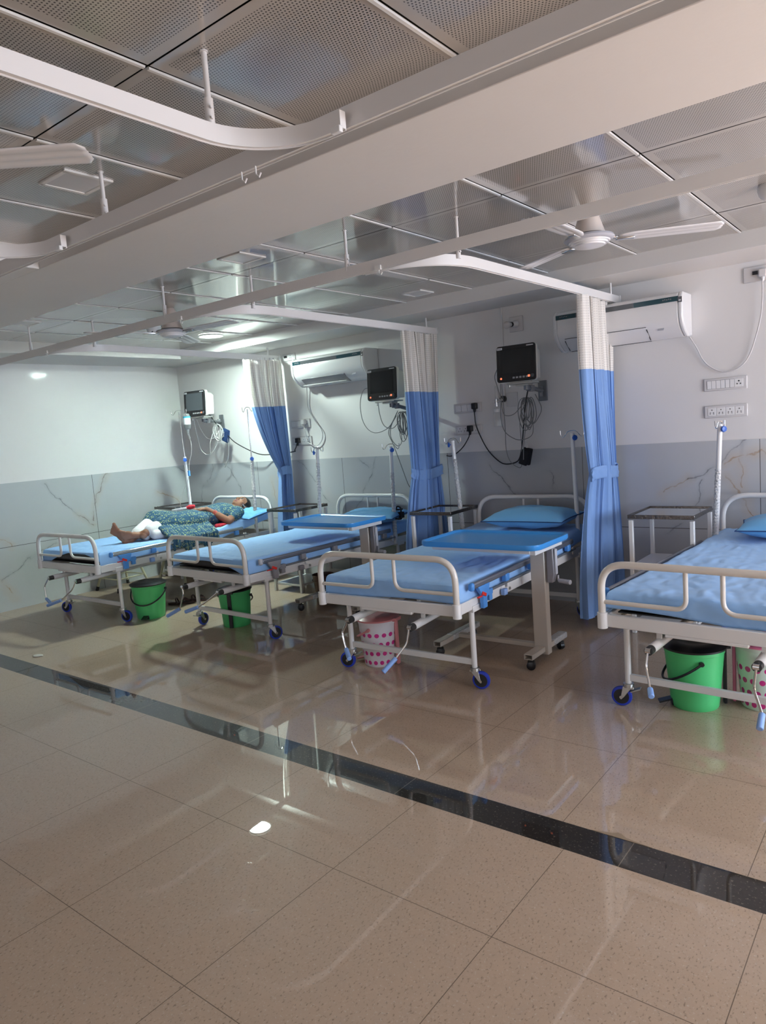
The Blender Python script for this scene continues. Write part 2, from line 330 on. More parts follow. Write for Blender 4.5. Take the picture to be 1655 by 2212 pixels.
# ---- perforated metal ceiling tile
def perf_mat():
    m = bpy.data.materials.new('perforated_metal_tile'); n, l = nodes(m); p = n['Principled BSDF']
    p.inputs['Roughness'].default_value = 0.38; p.inputs['Coat Weight'].default_value = 1.0; p.inputs['Coat Roughness'].default_value = 0.07; p.inputs['Coat IOR'].default_value = 1.62
    uv = n.new('ShaderNodeUVMap'); sp = n.new('ShaderNodeSeparateXYZ'); l.new(uv.outputs['UV'], sp.inputs[0])
    def mt(op, a, b=None):
        k = n.new('ShaderNodeMath'); k.operation = op
        for i, q in enumerate((a, b)):
            if q is None: continue
            if isinstance(q, (int, float)): k.inputs[i].default_value = q
            else: l.new(q, k.inputs[i])
        return k.outputs[0]
    N = 62.0
    u = mt('MULTIPLY', sp.outputs['X'], N); v = mt('MULTIPLY', sp.outputs['Y'], N)
    odd = mt('MULTIPLY', mt('MODULO', mt('FLOOR', v), 2.0), 0.5)
    fu = mt('SUBTRACT', mt('FRACT', mt('ADD', u, odd)), 0.5); fv = mt('SUBTRACT', mt('FRACT', v), 0.5)
    d = mt('SQRT', mt('ADD', mt('MULTIPLY', fu, fu), mt('MULTIPLY', fv, fv)))
    k = mt('LESS_THAN', d, 0.26)
    for ax in ('X', 'Y'):
        k = mt('MULTIPLY', k, mt('LESS_THAN', mt('ABSOLUTE', mt('SUBTRACT', sp.outputs[ax], 0.5)), 0.445))
    mx = n.new('ShaderNodeMix'); mx.data_type = 'RGBA'; mx.inputs['A'].default_value = (0.44, 0.41, 0.375, 1); mx.inputs['B'].default_value = (0.04, 0.035, 0.03, 1)
    l.new(k, mx.inputs['Factor']); l.new(mx.outputs['Result'], p.inputs['Base Color'])
    return m
M['perf'] = perf_mat()
# ------------------------------------------------------------------ geometry helpers
class MB:
    def __init__(s): s.bm = bmesh.new(); s.smooth = True
    def box(s, c, d, rz=0, rot=None):
        r = bmesh.ops.create_cube(s.bm, size=1.0)
        mt = Matrix.Translation(c) @ (rot if rot else Matrix.Rotation(rz, 4, 'Z')) @ Matrix.Diagonal((*d, 1))
        bmesh.ops.transform(s.bm, matrix=mt, verts=r['verts']); return s
    def cyl(s, a, b, r1, r2=None, n=16, cap=True):
        a = Vector(a); b = Vector(b); d = b-a; L_ = d.length
        if L_ < 1e-6: return s
        if r2 is None: r2 = r1
        q = d.to_track_quat('Z', 'Y').to_matrix().to_4x4()
        r = bmesh.ops.create_cone(s.bm, cap_ends=cap, segments=n, radius1=r1, radius2=max(r2, 1e-4), depth=L_)
        bmesh.ops.transform(s.bm, matrix=Matrix.Translation((a+b)/2) @ q, verts=r['verts']); return s
    def sph(s, c, r, n=12, rot=None):
        if isinstance(r, (int, float)): r = (r, r, r)
        q = bmesh.ops.create_uvsphere(s.bm, u_segments=n*2, v_segments=n, radius=1)
        bmesh.ops.transform(s.bm, matrix=Matrix.Translation(c) @ (rot if rot else Matrix.Identity(4)) @ Matrix.Diagonal((*r, 1)), verts=q['verts']); return s
    def tube(s, pts, r, n=10, closed=False):
        pts = [Vector(p) for p in pts]; N = len(pts)
        rs = r if isinstance(r, (list, tuple)) else [r]*N
        prev = None; rings = []
        for i, p in enumerate(pts):
            if closed: t = pts[(i+1) % N] - pts[i-1]
            elif i == 0: t = pts[1]-p
            elif i == N-1: t = p-pts[i-1]
            else: t = (pts[i+1]-p).normalized() + (p-pts[i-1]).normalized()
            t.normalize()
            if prev is None:
                u = t.orthogonal().normalized()
            else:
                u = prev - t*prev.dot(t)
                if u.length < 1e-5: u = t.orthogonal()
                u.normalize()
            prev = u; v = t.cross(u)
            rings.append([s.bm.verts.new(p + (u*math.cos(2*PI*k/n) + v*math.sin(2*PI*k/n))*rs[i]) for k in range(n)])
        for i in range(N-1 if not closed else N):
            A, B = rings[i], rings[(i+1) % N]
            for k in range(n): s.bm.faces.new((A[k], A[(k+1) % n], B[(k+1) % n], B[k]))
        if not closed: s.bm.faces.new(rings[0][::-1]); s.bm.faces.new(rings[-1])
        return s
    def lathe(s, prof, c=(0, 0, 0), n=32, cap=True, rot=None):
        c = Vector(c); mt = rot if rot else Matrix.Identity(4); rings = []
        for (r, z) in prof:
            rings.append([s.bm.verts.new(c + (mt @ Vector((r*math.cos(2*PI*k/n), r*math.sin(2*PI*k/n), z)))) for k in range(n)])
        for A, B in zip(rings[:-1], rings[1:]):
            for k in range(n): s.bm.faces.new((A[k], A[(k+1) % n], B[(k+1) % n], B[k]))
        if cap: s.bm.faces.new(rings[0][::-1]); s.bm.faces.new(rings[-1])
        return s
    def prism(s, poly, a, b, fn):
        """poly of 2-D points extruded between parameters a and b; fn(u,v,t)->xyz"""
        A = [s.bm.verts.new(fn(u, v, a)) for u, v in poly]; B = [s.bm.verts.new(fn(u, v, b)) for u, v in poly]
        k = len(poly)
        for i in range(k): s.bm.faces.new((A[i], A[(i+1) % k], B[(i+1) % k], B[i]))
        s.bm.faces.new(A[::-1]); s.bm.faces.new(B); return s
    def grid(s, fn, nu, nv, uv=None):
        vs = [[s.bm.verts.new(fn(i/nu, j/nv)) for j in range(nv+1)] for i in range(nu+1)]
        lay = s.bm.loops.layers.uv.verify() if uv else None
        for i in range(nu):
            for j in range(nv):
                f = s.bm.faces.new((vs[i][j], vs[i+1][j], vs[i+1][j+1], vs[i][j+1]))
                if uv:
                    for lp, (a, b) in zip(f.loops, ((i, j), (i+1, j), (i+1, j+1), (i, j+1))): lp[lay].uv = uv(a/nu, b/nv)
        return s
    def build(s, name, mat, parent=None, bevel=0, solid=0, flat=False, mats=None, loc=None):
        bmesh.ops.recalc_face_normals(s.bm, faces=s.bm.faces)
        me = bpy.data.meshes.new(name); s.bm.to_mesh(me); s.bm.free()
        for m in (mats or [mat]): me.materials.append(m)
        o = bpy.data.objects.new(name, me); C.objects.link(o)
        if parent: o.parent = parent
        if loc: o.location = loc
        if solid: k = o.modifiers.new('solid', 'SOLIDIFY'); k.thickness = solid; k.offset = 0
        if bevel: k = o.modifiers.new('bevel', 'BEVEL'); k.width = bevel; k.segments = 2; k.limit_method = 'ANGLE'; k.angle_limit = R(40)
        if not flat:
            for p in me.polygons: p.use_smooth = True
            if hasattr(me, 'set_sharp_from_angle'): me.set_sharp_from_angle(angle=R(38))
        return o
def fillet(pts, r, n=6):
    pts = [Vector(p) for p in pts]; out = [pts[0]]
    rr = r if isinstance(r, (list, tuple)) else [r]*len(pts)
    for i in range(1, len(pts)-1):
        a, p, b = pts[i-1], pts[i], pts[i+1]; u = (a-p); v = (b-p)
        k = min(rr[i], u.length*0.49, v.length*0.49); A = p+u.normalized()*k; B = p+v.normalized()*k
        for j in range(n+1):
            t = j/n; out.append(A*(1-t)**2 + p*2*t*(1-t) + B*t*t)
    out.append(pts[-1]); return out
def spline(pts, n=6):
    P = [Vector(p) for p in pts]; P = [P[0]*2-P[1]] + P + [P[-1]*2-P[-2]]; out = []
    for i in range(1, len(P)-2):
        for j in range(n):
            t = j/n; a, b, c, d = P[i-1:i+3]
            out.append(0.5*((2*b)+(c-a)*t+(2*a-5*b+4*c-d)*t*t+(3*b-a-3*c+d)*t**3))
    out.append(P[-2]); return out
def tag(o, label=None, cat=None, group=None, kind=None):
    if label: o['label'] = label
    if cat: o['category'] = cat
    if group: o['group'] = group
    if kind: o['kind'] = kind
    return o
def thing(name, label, cat, loc=(0, 0, 0), rz=0, group=None):
    o = bpy.data.objects.new(name, None); o.empty_display_size = 0.1; C.objects.link(o); o.location = loc; o.rotation_euler = (0, 0, rz)
    return tag(o, label, cat, group)
def struct(o, label=None): tag(o, label, None, None, 'structure'); return o
def rrect(cx, cy, sx, sy, r, n=6):
    out = []
    for (qx, qy, a0) in ((1, 1, 0), (-1, 1, 90), (-1, -1, 180), (1, -1, 270)):
        for k in range(n+1):
            a = R(a0+90*k/n); out.append((cx+qx*(sx/2-r)+r*math.cos(a), cy+qy*(sy/2-r)+r*math.sin(a)))
    return out
# ================================================================== SETTING
m = MB()
def q4(b, x0, x1, y0, y1, z, mi=0):
    f = b.bm.faces.new([b.bm.verts.new(v) for v in ((x0, y0, z), (x1, y0, z), (x1, y1, z), (x0, y1, z))]); f.material_index = mi
q4(m, XL, XR, YF, 2.079, 0, 0); q4(m, XL, XR, 2.079, 2.232, 0, 1); q4(m, XL, XR, 2.232, YB, 0, 2)
struct(m.build('floor', None, mats=[M['floor_near'], M['granite'], M['floor_far']], flat=True))
m = MB(); m.box(((XL+XR)/2, YB+.06, 1.2+.66), (XR-XL+.3, .12, 1.32)); struct(m.build('wall_back', M['wall'], flat=True))
m = MB(); m.box(((XL+XR)/2, YB+.055, .6), (XR-XL+.3, .12, 1.2)); struct(m.build('trim_1', M['marble_back'], flat=True), 'veined marble dado along the back wall')
m = MB(); m.box((XL-.06, (YF+YB)/2, 1.86), (.12, YB-YF+.3, 1.32)); struct(m.build('wall_left', M['wall'], flat=True))
m = MB(); m.box((XL-.055, (YF+YB)/2, .6), (.12, YB-YF+.09, 1.2)); struct(m.build('trim_2', M['marble_left'], flat=True), 'veined marble dado along the left wall')
def wallwin(name, fn, L0, L1, w0, w1, z0, z1):
    m = MB()
    for (a, b, c, d) in ((L0, w0, 0, 2.6), (w1, L1, 0, 2.6), (w0, w1, 0, z0), (w0, w1, z1, 2.6)):
        m.box(*fn((a+b)/2, (c+d)/2, b-a, d-c, .12))
    struct(m.build(name, M['wall'], flat=True))
    f = MB(); k = 4
    for i in range(k+1): x = w0+(w1-w0)*i/k; f.box(*fn(x, (z0+z1)/2, .05, z1-z0, .05))
    for z in (z0, z1): f.box(*fn((w0+w1)/2, z, w1-w0, .05, .05))
    return f
fr = wallwin('wall_right', lambda a, z, da, dz, t: ((XR+.06, a, z), (t, da, dz)), YF, YB, 1.3, 4.9, .7, 2.0)
struct(fr.build('window_1', M['track'], bevel=.004))
ff = wallwin('wall_front', lambda a, z, da, dz, t: ((a, YF-.06, z), (da, t, dz)), XL, XR, -3.2, 2.0, .6, 2.1)
struct(ff.build('window_2', M['track'], bevel=.004))
# soffits and beam
def slab(x0, x1, y0, y1, name, label):
    m = MB(); m.box(((x0+x1)/2, (y0+y1)/2, (ZS+2.56)/2), (x1-x0, y1-y0, 2.56-ZS)); return struct(m.build(name, M['soffit'], bevel=.003), label)
slab(XL, XR, 4.70, YB, 'trim_3', 'plastered soffit along the back wall')
slab(XL, -6.25, 2.36, 4.70, 'trim_4', 'plastered soffit along the left wall')
bm_ = slab(XL, XR, 1.80, 2.36, 'trim_5', 'broad white plaster beam crossing the ceiling')
slab(XL, -3.40, YF, 1.80, 'trim_6', 'plastered soffit left of the near ceiling recess')
slab(-3.40, XR, YF, YF+.35, 'trim_7', 'plastered soffit over the front window')
# ceiling tiles
m = MB()
lay = m.bm.loops.layers.uv.verify()
def tile(x, y, s=0.594, clip=None):
    x0, x1, y0, y1 = x, x+s, y, y+s
    nx = 6; amp = random.uniform(-.0016, .0030); px, py = random.uniform(-.001, .001), random.uniform(-.001, .001)
    vs = {}
    for i in range(nx+1):
        for j in range(nx+1):
            u, v = i/nx, j/nx
            z = ZC - 16*amp*u*(1-u)*v*(1-v) + px*(u-.5) + py*(v-.5) + .0006*noise.noise(Vector(((x+u)*4, (y+v)*4, 3)))
            X = x0+(x1-x0)*u; Y = y0+(y1-y0)*v
            if clip: X = min(max(X, clip[0]), clip[1]); Y = min(max(Y, clip[2]), clip[3])
            vs[i, j] = m.bm.verts.new((X, Y, z))
    for i in range(nx):
        for j in range(nx):
            f = m.bm.faces.new((vs[i, j], vs[i, j+1], vs[i+1, j+1], vs[i+1, j]))
            for lp, (a, b) in zip(f.loops, ((i, j), (i, j+1), (i+1, j+1), (i+1, j))): lp[lay].uv = (a/nx, b/nx)
def tiles(gx, gy, x0, x1, y0, y1):
    i0 = math.floor((x0-gx)/.6); j0 = math.floor((y0-gy)/.6)
    for i in range(i0, int((x1-gx)/.6)+1):
        for j in range(j0, int((y1-gy)/.6)+1):
            x = gx+.6*i+.003; y = gy+.6*j+.003
            if x+.594 <= x0 or x >= x1 or y+.594 <= y0 or y >= y1: continue
            tile(x, y, clip=(x0, x1, y0, y1))
tiles(-2.731, 2.935, -6.25, XR, 2.36, 4.70)
tiles(-1.634, 1.222, -3.40, XR, YF+.35, 1.80)
bmesh.ops.dissolve_degenerate(m.bm, dist=1e-5, edges=m.bm.edges)
struct(m.build('ceiling', M['perf']))
m = MB(); m.box(((XL+XR)/2, (YF+YB)/2, 2.50), (XR-XL+.3, YB-YF+.3, .12)); struct(m.build('trim_8', M['void_shade'], flat=True), 'backing slab above the ceiling tiles, coloured dark as void shade')
m = MB()
for gx, x0, x1, gy, y0, y1 in ((-2.731, -6.25, XR, 2.935, 2.36, 4.70), (-1.634, -3.40, XR, 1.222, YF+.35, 1.80)):
    i = math.ceil((x0-gx)/.6)
    while gx+.6*i < x1:
        j = math.floor((y0-gy)/.6)
        while gy+.6*j < y1:
            a = max(gy+.6*j+.006, y0); b = min(gy+.6*j+.594, y1)
            if b-a > .03: m.box((gx+.6*i-.009, (a+b)/2, ZC-.003), (.010, b-a, .006))
            j += 1
        i += 1
struct(m.build('trim_9', M['strip_edge'], flat=True), 'white clip edges between the ceiling tiles')
m = MB(); m.box((-1.70, 1.797, 2.36), (3.4, .012, .02)); m.bm.clear()
# ================================================================== CEILING FITTINGS
def hanger(parent, x, y, zt=2.225, lean=0.0):
    m = MB(); m.cyl((x, y, ZC), (x+lean, y, zt+.07), .0075); m.cyl((x, y, ZC-.004), (x, y, ZC), .011)
    h = m.build('hanger_rod', M['track'], parent)
    m = MB(); m.cyl((x+lean, y, zt+.08), (x+lean, y, zt), .012); m.cyl((x+lean+.011, y-.004, zt+.055), (x+lean+.018, y-.006, zt+.055), .004); m.cyl((x+lean+.011, y-.004, zt+.03), (x+lean+.018, y-.006, zt+.03), .004)
    m.build('hanger_sleeve', M['track'], h)
def trackmesh(pts, name, parent, zt=2.245, zb=2.195, t=.011):
    pts = [Vector((p[0], p[1], 0)) for p in pts]; m = MB(); rings = []
    for i, p in enumerate(pts):
        d = (pts[min(i+1, len(pts)-1)]-pts[max(i-1, 0)]).normalized(); nrm = Vector((-d.y, d.x, 0))
        prof = ((t, zt), (t, zb), (t-.003, zb), (t-.003, zb+.004), (-t+.003, zb+.004), (-t+.003, zb), (-t, zb), (-t, zt))
        rings.append([m.bm.verts.new(p+nrm*a+Vector((0, 0, z))) for a, z in prof])
    for A, B in zip(rings[:-1], rings[1:]):
        for k in range(8): m.bm.faces.new((A[k], A[(k+1) % 8], B[(k+1) % 8], B[k]))
    m.bm.faces.new(rings[0]); m.bm.faces.new(rings[-1][::-1])
    return m.build(name, M['track'], parent)
def hooks(parent, x, y, z=2.19):
    m = MB(); m.box((x, y-.014, z+.012), (.035, .012, .02)); m.tube([(x+.005, y-.014, z), (x+.005, y-.014, z-.015), (x+.016, y-.014, z-.022), (x+.024, y-.014, z-.012)], .0025, 6)
    m.build('end_stop', M['white_metal'], parent)
YT = 2.79
t = thing('curtain_track', 'long white curtain track crossing in front of all the bed bays', 'curtain track', (0, 0, 0))
trackmesh([(XL+.01, YT), (XR-.01, YT)], 'rail', t)
for x in (-5.55, -3.82, -2.32): hanger(t, x, YT)
for x in (-5.30, -3.66, -2.12): hooks(t, x, YT)
def branch(x0, x1, label, yend=5.12, xs=None, hy=3.05):
    t = thing('curtain_track', label, 'curtain track', (0, 0, 0), group=None)
    R_ = .36; pts = []
    for k in range(13):
        a = k/12; th = a*PI/2
        pts.append((x0-R_+R_*math.sin(th), YT+.028+R_*(1-math.cos(th))))
    pts = [(x0-R_-.05, YT+.028)] + pts + [(x0+(x1-x0)*k/4, YT+R_+(yend-YT-R_)*k/4) for k in range(1, 5)]
    trackmesh(pts, 'rail', t)
    hanger(t, x0-.01, hy)
    m = MB(); m.cyl((x1, 4.98, 2.245), (x1, 4.98, ZS), .007); m.build('hanger_rod', M['track'], t)
    m = MB(); m.box((x1, yend, 2.22), (.034, .02, .056)); m.build('wall_bracket', M['white_metal'], t, bevel=.002)
    return t
branch(-1.83, -1.81, 'curved branch curtain track ending above the large air conditioner at right')
branch(-3.29, -3.35, 'curved branch curtain track between the second and third beds from left')
branch(-5.08, -5.24, 'curved branch curtain track furthest left, ending by the ceiling light')
YN = 1.50
t = thing('curtain_track', 'straight curtain track running close beside the big beam', 'curtain track', (0, 0, 0))
trackmesh([(-3.38, YN+.012), (XR-.01, YN+.012)], 'rail', t, 2.268, 2.213)
hanger(t, -2.36, YN+.015, 2.245); 
for x, in ((-1.62,), (-1.56,)): 
    m = MB(); m.tube([(x, YN, 2.215), (x, YN, 2.192), (x+.012, YN, 2.182), (x+.02, YN, 2.192)], .0025, 6); m.build('curtain_glider', M['white_metal'], t)
def nbranch(x0, label, hy=1.36):
    t = thing('curtain_track', label, 'curtain track', (0, 0, 0)); R_ = .22; pts = [(x0, YF+.5), (x0, 0.2), (x0, .8)]
    for k in range(13):
        th = k/12*PI/2; pts.append((x0+R_*(1-math.cos(th)), YN-.03-R_+R_*math.sin(th)))
    pts.append((x0+R_+.06, YN-.03)); trackmesh(pts, 'rail', t, 2.243, 2.197)
    hanger(t, x0, 1.33-.05); m = MB(); m.box((x0+R_+.05, YN-.045, 2.195), (.03, .014, .016)); m.build('end_stop', M['white_metal'], t, bevel=.002)
nbranch(-1.48, 'near curved curtain track sweeping across the upper left ceiling')
nbranch(-2.86, 'curved curtain track at the left edge below the second ceiling fan')

def fan(loc, ang, label, blades=(0, 120, 240), drop=.0, L_=.60):
    t = thing('ceiling_fan', label, 'ceiling fan', loc, ang)
    m = MB(); m.lathe([(.028, ZC), (.034, ZC-.01), (.05, ZC-.045-drop*.4), (.066, ZC-.085-drop*.8), (.073, ZC-.10-drop), (.078, ZC-.112-drop)], n=40); m.build('canopy_cone', M['fan_pink'], t)
    zz = ZC-.115-drop
    m = MB(); m.lathe([(.07, zz), (.112, zz-.008), (.118, zz-.018), (.110, zz-.026), (.098, zz-.030)], n=48); m.build('motor_ring', M['lgrey_plastic'], t)
    m = MB(); m.lathe([(.098, zz-.028), (.094, zz-.036), (.086, zz-.036), (.083, zz-.044), (.074, zz-.044), (.071, zz-.051), (.06, zz-.053), (.03, zz-.060), (.001, zz-.062)], n=48); m.build('motor_housing', M['fan'], t)
    for b in blades:
        a = R(b); rot = Matrix.Rotation(a, 4, 'Z')
        def f(u, v):
            x = .135+(L_-.135)*u; w_ = .030+.022*math.sin(min(u*6, 1)*PI/2) + .008*u
            if u > .94: w_ *= math.sqrt(max(0.05, 1-((u-.94)/.06)**2))*.6+.4
            y = (v-.5)*2*w_; zc = zz-.022-.10*(y) - .004*abs(math.sin(v*PI*3))
            return rot @ Vector((x, y, zc))
        m = MB(); m.grid(f, 24, 12); bl = m.build('blade', M['fan'], t, solid=.002)
        m = MB(); m.box((.165, 0, zz-.030), (.085, .034, .012)); m.box((.105, 0, zz-.022), (.06, .024, .008))
        bmesh.ops.transform(m.bm, matrix=rot, verts=m.bm.verts); m.build('blade_iron', M['chrome'], bl, bevel=.004)
    return t
fan((-1.345, 3.44, 0), R(29), 'white three blade ceiling fan above the right hand beds', drop=.018)
fan((-4.40, 3.26, 0), R(8), 'distant ceiling fan seen edge on beside the glowing ceiling light', drop=.035)
fan((-2.39, .83, 0), R(39), 'near ceiling fan whose single blade enters at left edge', L_=.60)
def ceil_panel(x, y, label, s=.20):
    t = thing('ceiling_light', label, 'ceiling light', (x, y, 0), 0, 'unlit square ceiling lights')
    m = MB(); 
    for k, (cx, cy, sx, sy) in enumerate(((s/2, 0, .018, s+.018), (-s/2, 0, .018, s+.018), (0, s/2, s, .018), (0, -s/2, s, .018))): m.box((cx, cy, ZC-.004), (sx, sy, .010))
    m.build('frame', M['strip_edge'], t, bevel=.002)
    m = MB(); m.box((0, 0, ZC-.004), (s-.016, s-.016, .004)); m.build('diffuser', M['plate'], t)
ceil_panel(-2.50, 1.50, 'unlit square ceiling light panel left of the near curtain track', .17)
ceil_panel(-3.06, 4.46, 'unlit square ceiling light panel above the small monitor and second curtain', .16)
ceil_panel(-3.00, 2.72, 'unlit square ceiling light panel beside the big beam, in the middle', .17)
ceil_panel(-5.35, 2.66, 'unlit square ceiling light panel at far left behind the beam', .17)
LX, LY = -5.32, 4.36
t = thing('downlight', 'round glowing recessed ceiling light over the left corner', 'ceiling light', (LX, LY, 0))
m = MB(); m.lathe([(.114, ZC-.001), (.118, ZC-.012), (.108, ZC-.016), (.104, ZC-.010)], n=32, cap=False); m.build('frame', M['strip_edge'], t)
m = MB(); m.lathe([(.106, ZC-.010), (.07, ZC-.018), (.001, ZC-.022)], n=32); m.build('diffuser', M['lamp'], t)
l = bpy.data.lights.new('downlight_lamp', 'AREA'); l.shape = 'DISK'; l.size = .16; l.energy = 50; l.color = (.80, 1.0, .92)
lo = bpy.data.objects.new('downlight_lamp', l); C.objects.link(lo); lo.parent = t; lo.location = (0, 0, ZC-.028)
for (x, y, lb, r) in ((-5.13, 3.62, 'white dome camera on ceiling beside the distant fan', 20), (-.63, 3.83, 'white dome camera cut by the right edge of the picture', 40)):
    t = thing('dome_camera', lb, 'security camera', (x, y, 0), R(r))
    m = MB(); m.lathe([(.058, ZC), (.060, ZC-.02), (.054, ZC-.045), (.038, ZC-.064), (.018, ZC-.073), (.001, ZC-.075)], n=32); m.build('housing', M['ac_white'], t)
    m = MB(); m.box((-.014, -.040, ZC-.052), (.018, .022, .016)); m.box((.014, -.040, ZC-.052), (.018, .022, .016)); m.build('lens_window', M['black'], t)
# ================================================================== CURTAINS
def curtain(x0, ytop, ytie, ybot, ztop, znet, ztie, zbot, seed, label, folds=11, amp=.032, xtie=0.0, xbot=0.0, bulge=.10):
    t = thing('bed_curtain', label, 'curtain', (x0, ytop[1], zbot))
    rnd = random.Random(seed); ph = [rnd.uniform(0, 6.28) for _ in range(6)]
    def pos(u, z, tight=None):
        # interpolate y range by height
        def lerp(a, b, k): return a+(b-a)*k
        if z > ztie:
            k = (ztop-z)/(ztop-ztie); k2 = k**2.2
            ya, yb_ = lerp(ytop[0], ytie[0], k2), lerp(ytop[1], ytie[1], k2); xo = xtie*k2; sq = 1-.45*k2
        else:
            k = (ztie-z)/(ztie-zbot); k2 = math.sin(k*PI/2)**.8
            ya, yb_ = lerp(ytie[0], ybot[0], k2), lerp(ytie[1], ybot[1], k2); xo = lerp(xtie, xbot, k2); sq = .55+.75*k2
        w_ = u + .25/folds*math.sin(u*23+ph[0])
        th = w_*folds*2*PI+ph[1]
        y = ya+(yb_-ya)*u + .012*math.sin(th*2+ph[3])*sq
        sn = math.sin(th); x = xo + amp*sq*(math.copysign(abs(sn)**.6, sn))*(0.7+.3*math.sin(u*9+ph[2])) + .011*math.sin(th*2.3+ph[5]+z*.8)*sq + .006*math.sin(th*5.1+z*2) + .020*math.sin(u*5+z*1.5+ph[4])
        return Vector((x, y-ytop[1], z-zbot))
    nu = folds*14
    def mk(z0, z1, nv, name, mat, hem=0.0):
        def f(u, v):
            z = z0+(z1-z0)*v
            if hem: z += hem*math.sin(u*13)*(v if z1 < z0 else 0)
            return pos(u, z)
        m = MB(); m.grid(f, nu, nv, uv=lambda a, b: (a*1.8, (z1-z0)*b)); return m.build(name, mat, t)
    mk(znet, zbot, 60, 'cloth_panel', M['curtain'])
    mk(ztop, znet, 24, 'net_panel', M['net'])
    m = MB()
    for k in range(9):
        p = pos(k/8, ztop-.015); m.lathe([(.010, -.012), (.013, 0), (.010, .012)], c=(0, p.y, ztop-zbot+.012), n=8)
    m.build('heading_gliders', M['white_metal'], t)
    # tie band
    ym = (ytie[0]+ytie[1])/2-ytop[1]; hw = (ytie[1]-ytie[0])/2+.006
    def fb(u, v):
        a = u*2*PI; s_ = 1+.10*noise.noise(Vector((u*22, v*3, seed)))
        return Vector((xtie+(amp*.70+.008)*math.cos(a)*s_, ym+hw*math.sin(a)*s_, ztie-zbot+(v-.5)*.085+.012*math.sin(a*2+seed)))
    m = MB(); m.grid(fb, 60, 8); m.build('tie_band', M['curtain'], t, solid=.004)
    return t
curtain(-1.84, (4.46, 5.06), (4.60, 5.06), (4.42, 5.08), 2.195, 1.73, 1.035, .085, 3, 'blue tied back curtain with net top in front of the right air conditioner', folds=10)
curtain(-3.35, (4.60, 5.09), (4.64, 5.07), (4.50, 5.09), 2.195, 1.72, 1.06, .085, 5, 'blue tied back curtain with net top between the two small wall monitors', folds=9)
curtain(-5.21, (4.63, 5.09), (4.93, 5.10), (4.86, 5.11), 2.195, 1.745, 1.10, .085, 8, 'blue curtain gathered to one side, lit by the glowing ceiling light', folds=9, xtie=.02, xbot=0.0)
